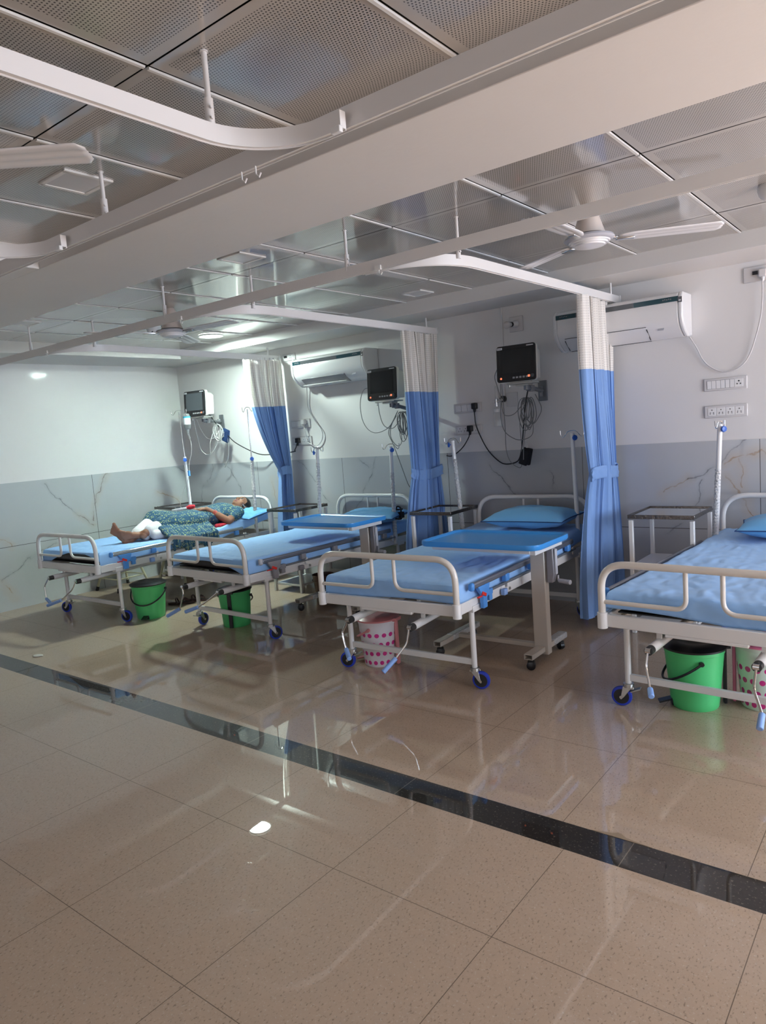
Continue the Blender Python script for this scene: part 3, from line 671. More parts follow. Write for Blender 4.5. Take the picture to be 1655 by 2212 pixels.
# ================================================================== BEDS
def bed(loc, rz, label, rail='blue', rail_side=(1,), back=0.0, sheet_lift=0.0, cranks=None, swivel=(0, 0), seed=1, barmat='rail_grey', hem=(0., 0.), Lb=1.97):
    t = thing('hospital_bed', label, 'bed', loc, rz, 'hospital beds along the back wall')
    W2 = .455; rnd = random.Random(seed)
    ZR0, ZR1 = .452, .512
    m = MB()
    for s in (-1, 1): m.box((s*(W2-.012), Lb/2, (ZR0+ZR1)/2), (.026, Lb-.06, ZR1-ZR0))
    for y in (.012, Lb-.012): m.box((0, y, (ZR0+ZR1)/2), (2*W2-.04, .026, ZR1-ZR0))
    for y in (.55, 1.1, 1.5): m.box((0, y, ZR0+.02), (2*W2-.05, .03, .03))
    m.box((0, .012, ZR0-.006), (.34, .024, .016))
    m.build('frame', M['white_metal'], t, bevel=.004)
    m = MB(); m.box((0, .62, ZR1+.004), (.80, 1.14, .006)); m.build('sleeping_deck', M['dark_metal'], t)
    m = MB(); ang = Matrix.Translation((0, 1.22, ZR1+.004)) @ Matrix.Rotation(back, 4, 'X')
    r = bmesh.ops.create_cube(m.bm, size=1); bmesh.ops.transform(m.bm, matrix=ang @ Matrix.Translation((0, .35, 0)) @ Matrix.Diagonal((.80, .70, .006, 1)), verts=r['verts']); m.build('backrest_deck', M['dark_metal'], t)
    # footboard
    def board(y, top, name, inner):
        m = MB(); m.tube(fillet([(-W2, y, .50), (-W2, y, top), (W2, y, top), (W2, y, .50)], .16, 10), .017, 14)
        fb = m.build(name, M['cream_metal'] if inner == 'foot' and seed != 1 else M['white_metal'], t)
        m = MB()
        if inner == 'foot':
            m.tube(fillet([(-W2, y, .572), (-.075, y, .572), (-.075, y, top)], .05, 8), .0105, 10)
            m.tube(fillet([(W2, y, .572), (.075, y, .572), (.075, y, top)], .06, 8), .0105, 10)
        else:
            for x in (-.06, .06): m.tube([(x, y, .52), (x, y, top)], .010, 10)
            m.tube([(-W2, y, .60), (W2, y, .60)], .010, 10)
        m.build('inner_tubes', M['cream_metal'] if inner == 'foot' and seed != 1 else M['white_metal'], fb)
        for s in (-1, 1):
            m = MB(); m.cyl((s*W2, y, .445), (s*W2, y, .522), .0235, n=20); m.build('corner_cap', M['white_metal'], fb, bevel=.003)
    board(0, .752, 'footboard', 'foot'); board(Lb, .845, 'headboard', 'head')
    # legs, casters
    k = 0
    for y, sw in ((.20, swivel), (Lb-.20, (40, -30))):
        for s in (-1, 1):
            m = MB(); m.cyl((s*.425, y, .455), (s*.425, y, .118), .0155, n=16); m.box((s*.438, y, .455), (.05, .09, .035)); m.build('leg', M['white_metal'], t, bevel=.003)
            a = R(sw[0 if s < 0 else 1]); ce = thing_part('caster', t, (s*.425, y, 0), a)
            m = MB(); m.cyl((0, 0, .118), (0, 0, .100), .026, n=20)
            for q in (-1, 1): m.prism([(-.020, .104), (.024, .104), (.034, .055), (.040, .040), (.034, .036), (.020, .050)], q*.016, q*.019, lambda u, v, w_: (u, w_, v))
            m.box((-.002, 0, .102), (.046, .036, .008)); m.build('fork', M['zinc'], ce, bevel=.001)
            m = MB(); m.lathe([(.036, -.012), (.0475, -.010), (.050, 0), (.0475, .010), (.036, .012)], c=(.034, 0, .050), n=32, rot=Matrix.Rotation(PI/2, 4, 'X')); m.build('tyre', M['tyre'], ce)
            m = MB(); m.cyl((.034, -.0125, .050), (.034, .0125, .050), .037, n=28); m.build('wheel_hub', M['black'], ce)
            m = MB(); m.cyl((.034, -.021, .048), (.034, .021, .048), .008, n=12); m.build('axle', M['chrome'], ce)
            if y < 1 and s < 0:
                m = MB(); m.box((-.034, 0, .088), (.05, .040, .006), rot=Matrix.Rotation(R(22), 4, 'Y')); m.box((-.012, 0, .096), (.03, .030, .012)); m.build('brake_lever', M['zinc'], ce, bevel=.002)
    for y in (.20, Lb-.20):
        m = MB(); m.box((0, y, .150), (.83, .020, .034)); m.build('stretcher', M['white_metal'], t, bevel=.003)
    # crank shafts
    for i, (cx, pts) in enumerate(cranks or []):
        e = thing_part('crank', t, (0, 0, 0), 0)
        y0 = -.055
        m = MB(); m.cyl((cx, y0, .395), (cx*.9, .95, .425), .021, n=20); m.box((cx, .045, .425), (.022, .012, .07)); m.build('shaft_tube', M['white_metal'], e)
        m = MB(); m.cyl((cx+.0, y0-.035, .395), (cx, y0+.002, .395), .0195, n=20); m.build('shaft_cap', M['dark_metal'], e)
        m = MB(); m.tube(fillet([(cx, y0-.04, .400), *pts[:-1]], .02, 4), .0055, 8); m.cyl((cx-.012, y0-.035, .398), (cx+.012, y0-.035, .398), .013); m.build('crank_arm', M['chrome'], e)
        m = MB(); m.cyl(pts[-2], pts[-1], .0125, .0135, n=14); m.build('crank_handle', M['lblue_plastic'], e, bevel=.003)
    # side rails
    bm1 = M['blue_plastic'] if rail == 'blue' else M['grey_plastic']
    for s in rail_side:
        X = s*(W2+.028); e = thing_part('side_rail', t, (0, 0, 0), 0)
        m = MB(); m.box((X, .115+.72, .588), (.020, 1.42, .034)); m.build('rail_bar', M[barmat], e, bevel=.009)
        m = MB()
        m.box((X, .115, .588), (.030, .03, .044)); m.build('bar_end', M['blue_plastic'] if rail == 'blue' else M['lgrey_plastic'], e, bevel=.010)
        m = MB(); m.prism([(.17, .575), (.30, .575), (.285, .53), (.262, .50), (.262, .448), (.218, .448), (.218, .52), (.19, .548)], X-.012, X+.012, lambda u, v, w_: (w_, u, v)); m.box((X-.008, .31, .520), (.03, .06, .032)); m.box((X-.004, .315, .492), (.022, .035, .04)); m.build('release_bracket', bm1, e, bevel=.004)
        m = MB(); m.box((X+.013, .225, .528), (.008, .045, .018), rot=Matrix.Rotation(R(-25), 4, 'X')); m.box((X+.008, .185, .520), (.01, .05, .008)); m.build('release_lever', M['red_plastic'], e, bevel=.002)
        m = MB(); m.cyl((X-.012, .30, .520), (X-.012, 1.62, .520), .0075, n=12); m.build('lower_rod', M['grey_metal'], e)
        for y in (.52, .86, 1.22, 1.46):
            m = MB(); m.box((X-.002, y, .556), (.030, .046, .046)); m.build('bar_bracket', bm1, e, bevel=.007)
        for y in (.56, .92, 1.28, 1.58):
            m = MB(); m.box((X-.012, y, .515), (.010, .024, .05)); m.box((X-.030, y, .515), (.010, .020, .046)); m.build('pivot_tab', M['white_metal'], e, bevel=.003)
        m = MB(); m.box((X-.006, .50, .475), (.026, .04, .036)); m.build('rail_stop', M['lblue_plastic'] if rail == 'blue' else M['grey_plastic'], e, bevel=.004)
        m = MB(); m.box((s*(W2+.002), .80, .478), (.006, .60, .052)); m.build('rail_plate', M['white_metal'], e, bevel=.002)
        m = MB(); m.cyl((s*(W2+.004), .60, .472), (s*(W2+.010), .60, .472), .010, n=16); m.build('plate_bolt', M['zinc'], e)
    # mattress + sheet
    ZM0, ZM1 = .522, .608
    def lift(y):
        k = max(0, y-1.20); return math.tan(back)*k*(1 if k > .1 else k/.1)
    def mat(u, v, z): return Vector((u, v, z+lift(v)))
    m = MB(); r = bmesh.ops.create_cube(m.bm, size=1)
    bmesh.ops.transform(m.bm, matrix=Matrix.Translation((0, Lb/2, (ZM0+ZM1)/2)) @ Matrix.Diagonal((.85, Lb-.10, ZM1-ZM0-.006, 1)), verts=r['verts'])
    bmesh.ops.subdivide_edges(m.bm, edges=[e_ for e_ in m.bm.edges if abs(e_.verts[0].co.y-e_.verts[1].co.y) > .5], cuts=24)
    for v in m.bm.verts: v.co.z += lift(v.co.y)
    mt_ = m.build('mattress', M['mattress'], t, bevel=.018)
    hx, y0, y1 = .438, .040, Lb-.035
    dropx = .098; dropf = .10
    def cloth(u, v):
        s_ = (u-.5)*2*(hx+dropx); tt = (y0-dropf)+(y1-y0+dropf)*v
        ex = max(0, abs(s_)-hx); ey = max(0, y0-tt)
        # uneven hems
        kx = 1+ .16*noise.noise(Vector((tt*3.1, seed, 0)))
        fz = 1.0
        if hem[1] and s_ > hem[0]-.9:
            pass
        nzv = noise.noise(Vector((s_*2.6, seed*3.1, 1)))
        kf = 1+.12*nzv - sheet_lift*max(0, math.sin((s_/hx*.5+.5)*PI+hem[0]))*1.0
        dz = min(max(ex*kx, ey*max(kf, .15)), .13)
        x = max(-hx, min(hx, s_)); y = max(y0, tt)
        rd = .022
        # rounded edges
        if ex > 0: x += math.copysign(.012*(1-math.exp(-ex/.02)), s_) + math.copysign(.006*noise.noise(Vector((tt*9, seed, ex*6))), s_)*ex/.1*1.6
        if ey > 0: y -= .010*(1-math.exp(-ey/.02)) + .007*abs(noise.noise(Vector((s_*7, seed, 4))))*ey/.1
        edge = min(hx-abs(s_), tt-y0); z = ZM1+.004
        if edge < rd and edge >= 0 and ex == 0 and ey == 0: z -= .006*(1-edge/rd)**2
        w_ = .006*noise.noise(Vector((s_*5+tt*2.5, tt*2.0-s_*3, seed))) + .006*abs(noise.noise(Vector((s_*11+tt*7, tt*5-s_*9, seed+5)))) - .004*abs(noise.noise(Vector((s_*22+tt*9, tt*14, seed+8))))
        if ex == 0 and ey == 0: z += w_+.002
        else: z += -dz
        return Vector((x, y, z+lift(y)))
    m = MB(); m.grid(cloth, 96, 150); sh = m.build('sheet', M['sheet'], mt_, solid=.0015)
    return t
def thing_part(name, parent, loc, rz):
    o = bpy.data.objects.new(name, None); o.empty_display_size = .05; C.objects.link(o); o.parent = parent; o.location = loc; o.rotation_euler = (0, 0, rz); return o
crA = [(-.16, [(-.20, -.12, .33), (-.175, -.13, .225), (-.06, -.15, .195)]), (.27, [(.24, -.12, .33), (.13, -.16, .245), (-.03, -.20, .195)])]
crB = [(-.18, [(-.165, -.10, .35), (-.20, -.12, .24), (-.30, -.17, .185)]), (.245, [(.16, -.12, .34), (.075, -.15, .29), (-.04, -.18, .25)])]
crC = [(-.20, [(-.245, -.10, .32), (-.215, -.11, .235), (-.155, -.16, .20)]), (.215, [(.195, -.10, .31), (.14, -.13, .235), (.10, -.20, .175)])]
crD = [(-.21, [(-.22, -.10, .33), (-.20, -.11, .235), (-.18, -.15, .215)]), (.22, [(.21, -.10, .31), (.245, -.12, .22), (.25, -.18, .18)])]
bed((-5.82, 3.00, 0), R(1), 'hospital bed with the person lying on it, furthest left', rail='blue', back=R(9), cranks=crA, swivel=(200, 20), seed=1, barmat='rail_silver', sheet_lift=.95, hem=(-.4, 1))
bed((-4.21, 3.19, 0), R(-2), 'empty hospital bed with grey side rail, next to the occupied bed', rail='grey', back=R(2.0), cranks=crB, swivel=(100, 70), seed=2, barmat='rail_grey', sheet_lift=.75, hem=(.2, 1), Lb=1.90)
bed((-2.41, 3.00, 0), R(2.2), 'empty hospital bed with blue rail brackets over the spotted pink bin', rail='blue', back=R(2.5), cranks=crC, swivel=(195, 10), seed=3, sheet_lift=0.0)
bed((-.785, 3.125, 0), R(-3), 'empty hospital bed cut by the right edge, over two bins', rail='blue', rail_side=(-1,), back=R(1.5), cranks=crD, swivel=(190, 20), seed=4, sheet_lift=.25, hem=(1.2, 0), Lb=1.90)
# pillows
def pillow(loc, size, rot, label, seed):
    sx, sy, sz = size; m = MB()
    def f(u, v, s):
        a, b = (u-.5)*2, (v-.5)*2
        prof = (max(0, 1-abs(a)**3.0)*max(0, 1-abs(b)**2.6))**.55
        pin = 1+.07*(abs(a)*abs(b))**2
        z = s*sz/2*prof + .010*noise.noise(Vector((a*2.2, b*3, seed+s)))*prof + .006*noise.noise(Vector((a*7+b*5, b*3, seed)))*prof
        return Vector((a*sx/2*pin*(1-.06*(1-abs(b)**2)*abs(a)**6*0), b*sy/2*pin, z))
    m.grid(lambda u, v: f(u, v, 1), 40, 28); m.grid(lambda u, v: f(u, v, -1), 40, 28)
    bmesh.ops.remove_doubles(m.bm, verts=m.bm.verts, dist=.0008)
    pts = []
    o = m.build('pillow', M['pillow']); o.location = loc; o.rotation_euler = rot
    tag(o, label, 'pillow', 'blue pillows at the bed heads')
    rim = []
    for k in range(60):
        a = k/60
        if a < .25: u, v = a*4, 0
        elif a < .5: u, v = 1, (a-.25)*4
        elif a < .75: u, v = 1-(a-.5)*4, 1
        else: u, v = 0, 1-(a-.75)*4
        q = f(u, v, 1); rim.append((q.x, q.y, 0))
    m = MB(); m.tube(rim, .004, 6, closed=True); m.build('piping', M['navy'], o)
    return o
pillow((-2.36, 4.73, .725), (.62, .34, .145), (R(4), R(-1), R(-4)), 'plump blue pillow on the bed behind the front overbed table', 1)
pillow((-5.60, 4.76, .705), (.58, .30, .09), (R(9), R(2), R(-3)), 'blue pillow under the head of the lying person', 2)
pillow((-3.92, 4.80, .705), (.56, .32, .12), (R(4), 0, R(6)), 'blue pillow on the bed with grey rail, beside a black strap', 3)
pillow((-.66, 4.72, .70), (.58, .34, .14), (R(2), 0, R(4)), 'blue pillow at the right edge on the nearest cut off bed', 4)
m = MB(); m.tube(spline([(-3.70, 4.86, .72), (-3.68, 4.84, .775), (-3.64, 4.84, .76), (-3.63, 4.82, .70), (-3.60, 4.78, .68), (-3.66, 4.76, .69), (-3.70, 4.80, .745), (-3.65, 4.88, .75)], 8), .007, 8)
m.box((-3.66, 4.84, .705), (.07, .05, .05)); tag(m.build('strap', M['blackcloth'], None, bevel=.01), 'tangled black strap beside the pillow of the grey railed bed', 'strap')
# ================================================================== IV POLES
def ivpole(base, top, zt, label, hookdir=0, hw=.075, wrap=True, ext=None, knob_side=1, zwrap=None):
    t = thing('iv_pole', label, 'iv pole', base)
    B = Vector(base); T = Vector(top)-B
    m = MB(); m.cyl((0, 0, -.10), T, .0155, n=18); m.box((0, 0, -.04), (.03, .03, .05)); m.build('pole_tube', M['white_metal'], t)
    if wrap:
        zz = zwrap if zwrap else .78
        def f(u, v):
            p = T*(v*zz); a = u*2*PI; r = .0175+.0022*noise.noise(Vector((math.cos(a)*2, math.sin(a)*2, v*40)))+.0015*math.sin(v*130+a)
            return p+Vector((r*math.cos(a), r*math.sin(a), 0))
        m = MB(); m.grid(f, 18, 80); m.build('plastic_wrap', M['wrap'], t)
    if ext:
        E_ = Vector(ext)-B; m = MB(); m.cyl(T*.98, E_, .0055, n=12); m.build('extension_rod', M['chrome'], t); top_ = E_
    else: top_ = T
    c, s = math.cos(hookdir), math.sin(hookdir)
    pts = []
    for q in ((-1, .022), (-.96, -.012), (-.80, -.024), (-.62, -.012), (-.42, .010), (-.2, .018), (0, .019), (.2, .018), (.42, .010), (.62, -.012), (.80, -.024), (.96, -.012), (1, .022)): pts.append(top_+Vector((q[0]*hw*c, q[0]*hw*s, q[1])))
    m = MB(); m.tube(spline(pts, 4), .0035, 8); m.build('hook', M['chrome'], t)
    kp = T*.985-Vector((0, 0, .02)); d = Vector((knob_side*.8, -.6, 0)).normalized()
    m = MB(); m.cyl(kp, kp+d*.03, .004, n=8)
    rot = d.to_track_quat('Z', 'Y').to_matrix().to_4x4()
    pf = []
    m.lathe([(.006, 0), (.018, .004), (.021, .010), (.018, .018), (.006, .02)], c=kp+d*.022, n=8, rot=rot); m.build('clamp_knob', M['knob'], t)
    return t
ivpole((-3.00, 4.79, .60), (-3.045, 4.79, 1.312), 0, 'white iv pole wrapped in clear plastic, beside second curtain', 0, .075, True, None, -1, .80)
ivpole((-2.045, 4.81, .56), (-2.06, 4.81, 1.315), 0, 'bare white iv pole at the edge of the right curtain', .1, .085, False, None, 1)
ivpole((-1.13, 4.80, .62), (-1.09, 4.80, 1.318), 0, 'white iv pole below the right sockets with folded hook', 1.15, .045, True, None, 1, .60)
ivpole((-4.56, 4.80, .62), (-4.52, 4.80, 1.305), 0, 'plastic wrapped iv pole under the left air conditioner', 0, .075, True, None, -1, .82)
ivpole((-3.69, 4.80, .56), (-3.67, 4.80, 1.295), 0, 'plastic wrapped iv pole under the middle monitor', 0, .09, True, None, 1, .70)
ivpole((-6.21, 4.60, .60), (-6.225, 4.60, 1.31), 0, 'tall iv pole carrying the saline bottle', -.1, .15, True, (-6.25, 4.60, 1.775), 1, .30)
ivpole((-5.405, 4.76, .56), (-5.375, 4.76, 1.28), 0, 'tall iv pole with thin rod in front of the left curtain', 0, .075, True, (-5.36, 4.75, 1.735), 1, .95)
# saline
t = thing('saline_bottle', 'clear saline drip bottle hanging beside the left monitor', 'drip bottle', (-6.105, 4.585, 0))
m = MB(); m.lathe([(.006, 1.752), (.028, 1.748), (.036, 1.735), (.036, 1.62), (.030, 1.598), (.012, 1.572), (.011, 1.545), (.001, 1.545)], n=24); m.build('bottle', M['glass'], t)
m = MB(); m.lathe([(.0325, 1.70), (.0325, 1.61), (.027, 1.598), (.001, 1.598)], n=20); m.build('fluid', pbr('saline_fluid', (.75, .80, .80), .2, trans=.5), t)
m = MB(); m.lathe([(.0375, 1.722), (.0375, 1.64)], n=24, cap=False); b = m.build('label', M['label'], t)
m = MB(); m.lathe([(.0385, 1.722), (.0385, 1.705)], n=24, cap=False); m.build('label_band', pbr('teal_print', (.05, .30, .42), .4), b)
m = MB(); m.tube([(0, 0, 1.752), (.0, 0, 1.775), (.01, 0, 1.78)], .002, 6); m.build('hanger_loop', M['white_metal'], t)
t = thing('drip_line', 'thin clear drip tube running down from the saline bottle', 'tube', (0, 0, 0))
m = MB(); m.tube(spline([(-6.105, 4.58, 1.545), (-6.09, 4.58, 1.50), (-6.045, 4.56, 1.46), (-6.05, 4.56, 1.36), (-6.11, 4.56, 1.24), (-6.125, 4.56, 1.14), (-6.16, 4.55, 1.05), (-6.25, 4.54, .93), (-6.29, 4.53, .80), (-6.10, 4.45, .75), (-5.85, 4.33, .80)], 6), .0022, 6); m.build('tubing', M['cable_pale'], t)
m = MB(); m.cyl((-6.10, 4.58, 1.545), (-6.07, 4.575, 1.49), .008, n=12); m.build('drip_chamber', M['glass'], t)
m = MB(); m.box((-6.128, 4.56, 1.14), (.024, .018, .055)); m.build('roller_clamp', M['blue_plastic'], t, bevel=.003)
# ================================================================== WALL EQUIPMENT
YW = YB
def ac(x0, x1, z0, z1, label, openlouver=False, bandsplit=.35):
    D = .215; xc = (x0+x1)/2; Lh = (x1-x0); H_c = z1-z0
    t = thing('air_conditioner', label, 'air conditioner', (xc, YW, z0))
    prof = [(0, 0), (-.09, 0), (-.15, .035), (-.20, .085), (-D, .12), (-D, H_c-.035), (-D+.012, H_c-.015), (-D+.05, H_c), (0, H_c)]
    m = MB(); m.prism(prof, -Lh/2+.03, Lh/2-.03, lambda u, v, w_: (w_, u, v)); m.build('body', M['ac_white'], t, bevel=.006)
    for s in (-1, 1):
        m = MB(); m.prism([(0, 0), (-.09, -.002), (-.152, .031), (-.20, .078), (-D-.003, .118), (-D-.003, H_c-.035), (-D+.03, H_c), (0, H_c+.002)], s*(Lh/2-.03), s*Lh/2, lambda u, v, w_: (w_, u, v)); m.build('side_panel', M['ac_white'], t, bevel=.010)
    zb = H_c-.062
    m = MB(); m.box((-Lh*.5+.025+(Lh-.05)*bandsplit*.25, -D-.001, zb+.015), ((Lh-.05)*bandsplit*.5, .006, .032)); m.box((Lh*.5-.025-(Lh-.05)*.17, -D-.001, zb+.015), ((Lh-.05)*.34, .006, .032)); m.build('front_band', M['ac_band'], t, bevel=.002)
    a = -Lh*.5+.025+(Lh-.05)*bandsplit*.5; b = Lh*.5-.025-(Lh-.05)*.34
    m = MB(); m.box(((a+b)/2, -D-.001, zb+.015), (b-a, .006, .032)); m.build('band_middle', M['ac_band_reflection'], t, bevel=.001)
    m = MB()
    for k in range(5): m.box((-Lh/2+.06+.012*k, -D-.0045, zb+.016+.002*(k % 2)), (.007, .001, .006)); m.box((Lh/2-.12+.012*k, -D-.0045, zb+.016+.002*(k % 2)), (.007, .001, .006))
    m.build('brand_mark', M['cable'], t)
    # louver
    if openlouver:
        m = MB(); m.prism([(-.098, -.003), (-.153, .030), (-.192, .066), (-.188, .072), (-.150, .038), (-.098, .004)], -Lh/2+.10, Lh/2-.26, lambda u, v, w_: (w_, u, v)); m.build('outlet', M['grey_plastic'], t)
        m = MB(); m.box((-.08, -.128, .003), (Lh-.36, .080, .006), rot=Matrix.Rotation(R(-8), 4, 'X')); m.build('louver', M['ac_white'], t, bevel=.002)
    else:
        m = MB(); m.prism([(-.085, -.003), (-.150, .029), (-.198, .078), (-.196, .082), (-.148, .033), (-.084, .001)], -Lh/2+.08, Lh/2-.24, lambda u, v, w_: (w_, u, v)); m.build('louver', M['ac_white'], t, bevel=.001)
        m = MB()
        for q in ((-.200, .080), (-.086, -.004)): m.box(((-.16)/2, q[0], q[1]), (Lh-.32, .003, .003))
        m.box((-Lh/2+.078, -.148, .034), (.004, .105, .004), rot=Matrix.Rotation(R(-38), 4, 'X')); m.box((Lh/2-.24, -.148, .034), (.004, .105, .004), rot=Matrix.Rotation(R(-38), 4, 'X')); m.build('louver_seam', M['black'], t)
    m = MB(); m.box((Lh/2-.015, -D-.004, H_c-.055), (.026, .002, .035)); s_ = m.build('rating_sticker', M['label_dark'], t)
    m = MB(); m.box((Lh/2-.015, -D-.0055, H_c-.060), (.014, .001, .010)); m.build('sticker_mark', M['label'], s_)
    m = MB(); m.box((Lh/2-.15, -.178, .060), (.04, .002, .03), rot=Matrix.Rotation(R(-38), 4, 'X')); m.build('display_window', M['lgrey_plastic'], t)
    return t
ac(-2.225, -1.33, 1.905, 2.185, 'white split air conditioner partly hidden by the right curtain')
ac(-4.90, -4.00, 1.90, 2.165, 'white split air conditioner with open louver, left of middle monitor', True, .25)
m = MB(); m.box((-3.81, YW-.004, 2.045), (.36, .008, .27)); tag(m.build('wall_panel', M['smudge']), 'flat painted access panel right of the left air conditioner', 'panel')
def cord(name, pts, r, mat, label=None, cat=None, plug=None, plugmat=None, n=6, parent=None):
    t = thing(name, label, cat) if not parent else parent
    m = MB(); m.tube(spline(pts, n), r, 8); m.build('wire', mat, t)
    if plug:
        m = MB(); m.box(Vector(plug)+Vector((0, -.018, 0)), (.045, .04, .05)); m.cyl(Vector(plug)+Vector((0, -.022, -.02)), Vector(plug)+Vector((0, -.022, -.055)), .014, .007); m.build('plug', plugmat or mat, t, bevel=.010)
    return t
cord('power_cord', [(-1.335, 5.10, 1.90), (-1.30, 5.12, 1.83), (-1.265, 5.13, 1.747), (-1.218, 5.13, 1.691), (-1.139, 5.13, 1.649), (-1.05, 5.13, 1.663), (-.987, 5.13, 1.729), (-.94, 5.12, 1.854), (-.909, 5.11, 1.978), (-.898, 5.10, 2.09), (-.899, 5.11, 2.19)], .0045, M['plate'], 'white cord looping from the right air conditioner to its socket', 'cord', (-.898, 5.14, 2.235), M['plate'])
cord('power_cord', [(-4.89, 5.12, 1.90), (-4.906, 5.13, 1.709), (-4.838, 5.13, 1.591), (-4.747, 5.13, 1.473), (-4.757, 5.13, 1.384), (-4.838, 5.13, 1.329), (-4.927, 5.12, 1.37), (-4.95, 5.11, 1.462), (-4.965, 5.11, 1.53)], .005, M['plate'], 'white cord hanging below the left air conditioner to its plug', 'cord', (-4.965, 5.13, 1.57), M['plate'])
def plate(x0, x1, z0, z1, label, cells):
    xc, zc = (x0+x1)/2, (z0+z1)/2; Wd, Hd = x1-x0, z1-z0
    t = thing('switch_panel', label, 'electrical panel', (xc, YW, zc))
    m = MB(); m.box((0, -.006, 0), (Wd, .012, Hd)); m.build('cover_plate', M['plate'], t, bevel=.004)
    n = sum({'s': 1, 'S': 2, 'o': 2, 'O': 2, 'b': 1, '-': 1}[c] for c in cells); u = (Wd-.04)/n; x = -Wd/2+.02
    for c in cells:
        w_ = {'s': 1, 'S': 2, 'o': 2, 'O': 2, 'b': 1, '-': 1}[c]*u; cx = x+w_/2; x += w_
        hh = min(Hd-.028, .052)
        if c in 'sS':
            m = MB(); m.box((cx, -.0135, 0), (w_-.003, .005, hh), rot=Matrix.Rotation(R(4), 4, 'X')); m.build('switch', M['ac_white'], t, bevel=.001)
            m = MB(); m.box((cx, -.0122, 0), (w_-.0005, .001, hh+.003)); m.build('switch_gap', M['btn'], t)
        elif c in 'oO':
            m = MB(); m.box((cx, -.0125, 0), (w_-.004, .003, hh)); s_ = m.build('socket', M['ac_white'], t, bevel=.001)
            m = MB(); r = .0042 if c == 'O' else .003
            m.cyl((cx, -.0135, .012), (cx, -.0155, .012), r*1.2, n=10)
            for q in (-1, 1):
                m.cyl((cx+q*.010, -.0135, -.006), (cx+q*.010, -.0155, -.006), r, n=10)
                if c == 'o': m.cyl((cx+q*.011, -.0135, -.014), (cx+q*.011, -.0155, -.014), r*.9, n=10)
            m.build('socket_holes', M['black'], s_)
        elif c == 'b':
            m = MB(); m.box((cx-.004, -.014, .006), (u*.9, .006, .022)); m.build('breaker', M['black'], t)
    return t
plate(-1.262, -1.00, 1.530, 1.612, 'upper switch panel with large socket, right of the right curtain', 'ssssssO')
plate(-1.262, -1.00, 1.352, 1.434, 'row of four sockets directly above the folded hook pole', 'oooo')
plate(-3.235, -2.970, 1.525, 1.605, 'switch panel with black plug on top, beside second curtain', 'SSSO')
plate(-3.232, -2.975, 1.345, 1.425, 'four socket panel beside second curtain with black plug', 'oooo')
plate(-5.175, -4.905, 1.515, 1.60, 'switch panel holding a white plug, right of left curtain', 'SSSO')
plate(-5.17, -4.90, 1.345, 1.43, 'four socket panel right of left curtain with black plug', 'oooo')
plate(-1.012, -.80, 2.19, 2.285, 'breaker panel near the ceiling at the right edge', '-b-O')
plate(-5.20, -5.03, 2.185, 2.255, 'small breaker and socket box at the top of left curtain', 'bo')
cord('power_cord', [(-3.021, 5.11, 1.53), (-3.025, 5.12, 1.488), (-3.017, 5.12, 1.412), (-2.968, 5.12, 1.295), (-2.91, 5.12, 1.198), (-2.83, 5.12, 1.12), (-2.76, 5.11, 1.092), (-2.665, 5.10, 1.104), (-2.613, 5.08, 1.15), (-2.57, 5.05, 1.276), (-2.52, 5.0, 1.454), (-2.46, 4.95, 1.63), (-2.40, 4.93, 1.74)], .005, M['black'], 'black cord drooping from right monitor to the upper plug', 'cord', (-3.021, 5.135, 1.575), M['black'])
cord('power_cord', [(-3.075, 5.10, 1.35), (-3.09, 5.11, 1.321), (-3.149, 5.11, 1.246), (-3.221, 5.10, 1.191), (-3.27, 5.10, 1.174), (-3.31, 5.10, 1.18)], .0045, M['black'], 'short black cord from lower plug going behind second curtain', 'cord', (-3.075, 5.135, 1.395), M['black'])
cord('power_cord', [(-5.073, 5.10, 1.36), (-5.086, 5.10, 1.331), (-5.12, 5.11, 1.30), (-5.15, 5.12, 1.285), (-5.45, 5.10, 1.27), (-5.60, 5.04, 1.29), (-5.855, 5.0, 1.407), (-5.99, 5.0, 1.502), (-6.122, 4.97, 1.633), (-6.17, 4.93, 1.74)], .005, M['black'], 'black cord from left monitor passing behind the left curtain', 'cord', (-5.073, 5.135, 1.395), M['black'])
# bulb holder
t = thing('bulb_holder', 'white wall bulb holder above the right monitor', 'bulb holder', (-2.62, YW, 2.175))
m = MB(); m.box((0, -.006, 0), (.115, .012, .115)); m.build('cover_plate', M['plate'], t, bevel=.003)
m = MB(); m.cyl((0, -.01, 0), (-.012, -.055, -.004), .028, .022, n=24); m.build('lamp_socket', M['ac_white'], t)
m = MB(); m.cyl((-.012, -.055, -.004), (-.016, -.070, -.006), .019, n=20); m.build('collar', M['black'], t)
m = MB(); m.cyl((-.016, -.07, -.006), (-.022, -.095, -.008), .016, .022, n=20); m.sph((-.026, -.115, -.011), .028); m.build('bulb', M['plate'], t)
m = MB(); m.cyl((-2.745, YW-.008, 2.32), (-2.755, YW-.008, 1.62), .008, n=12); tag(m.build('conduit', M['wall']), 'thin white conduit dropping from ceiling behind right monitor', 'conduit')
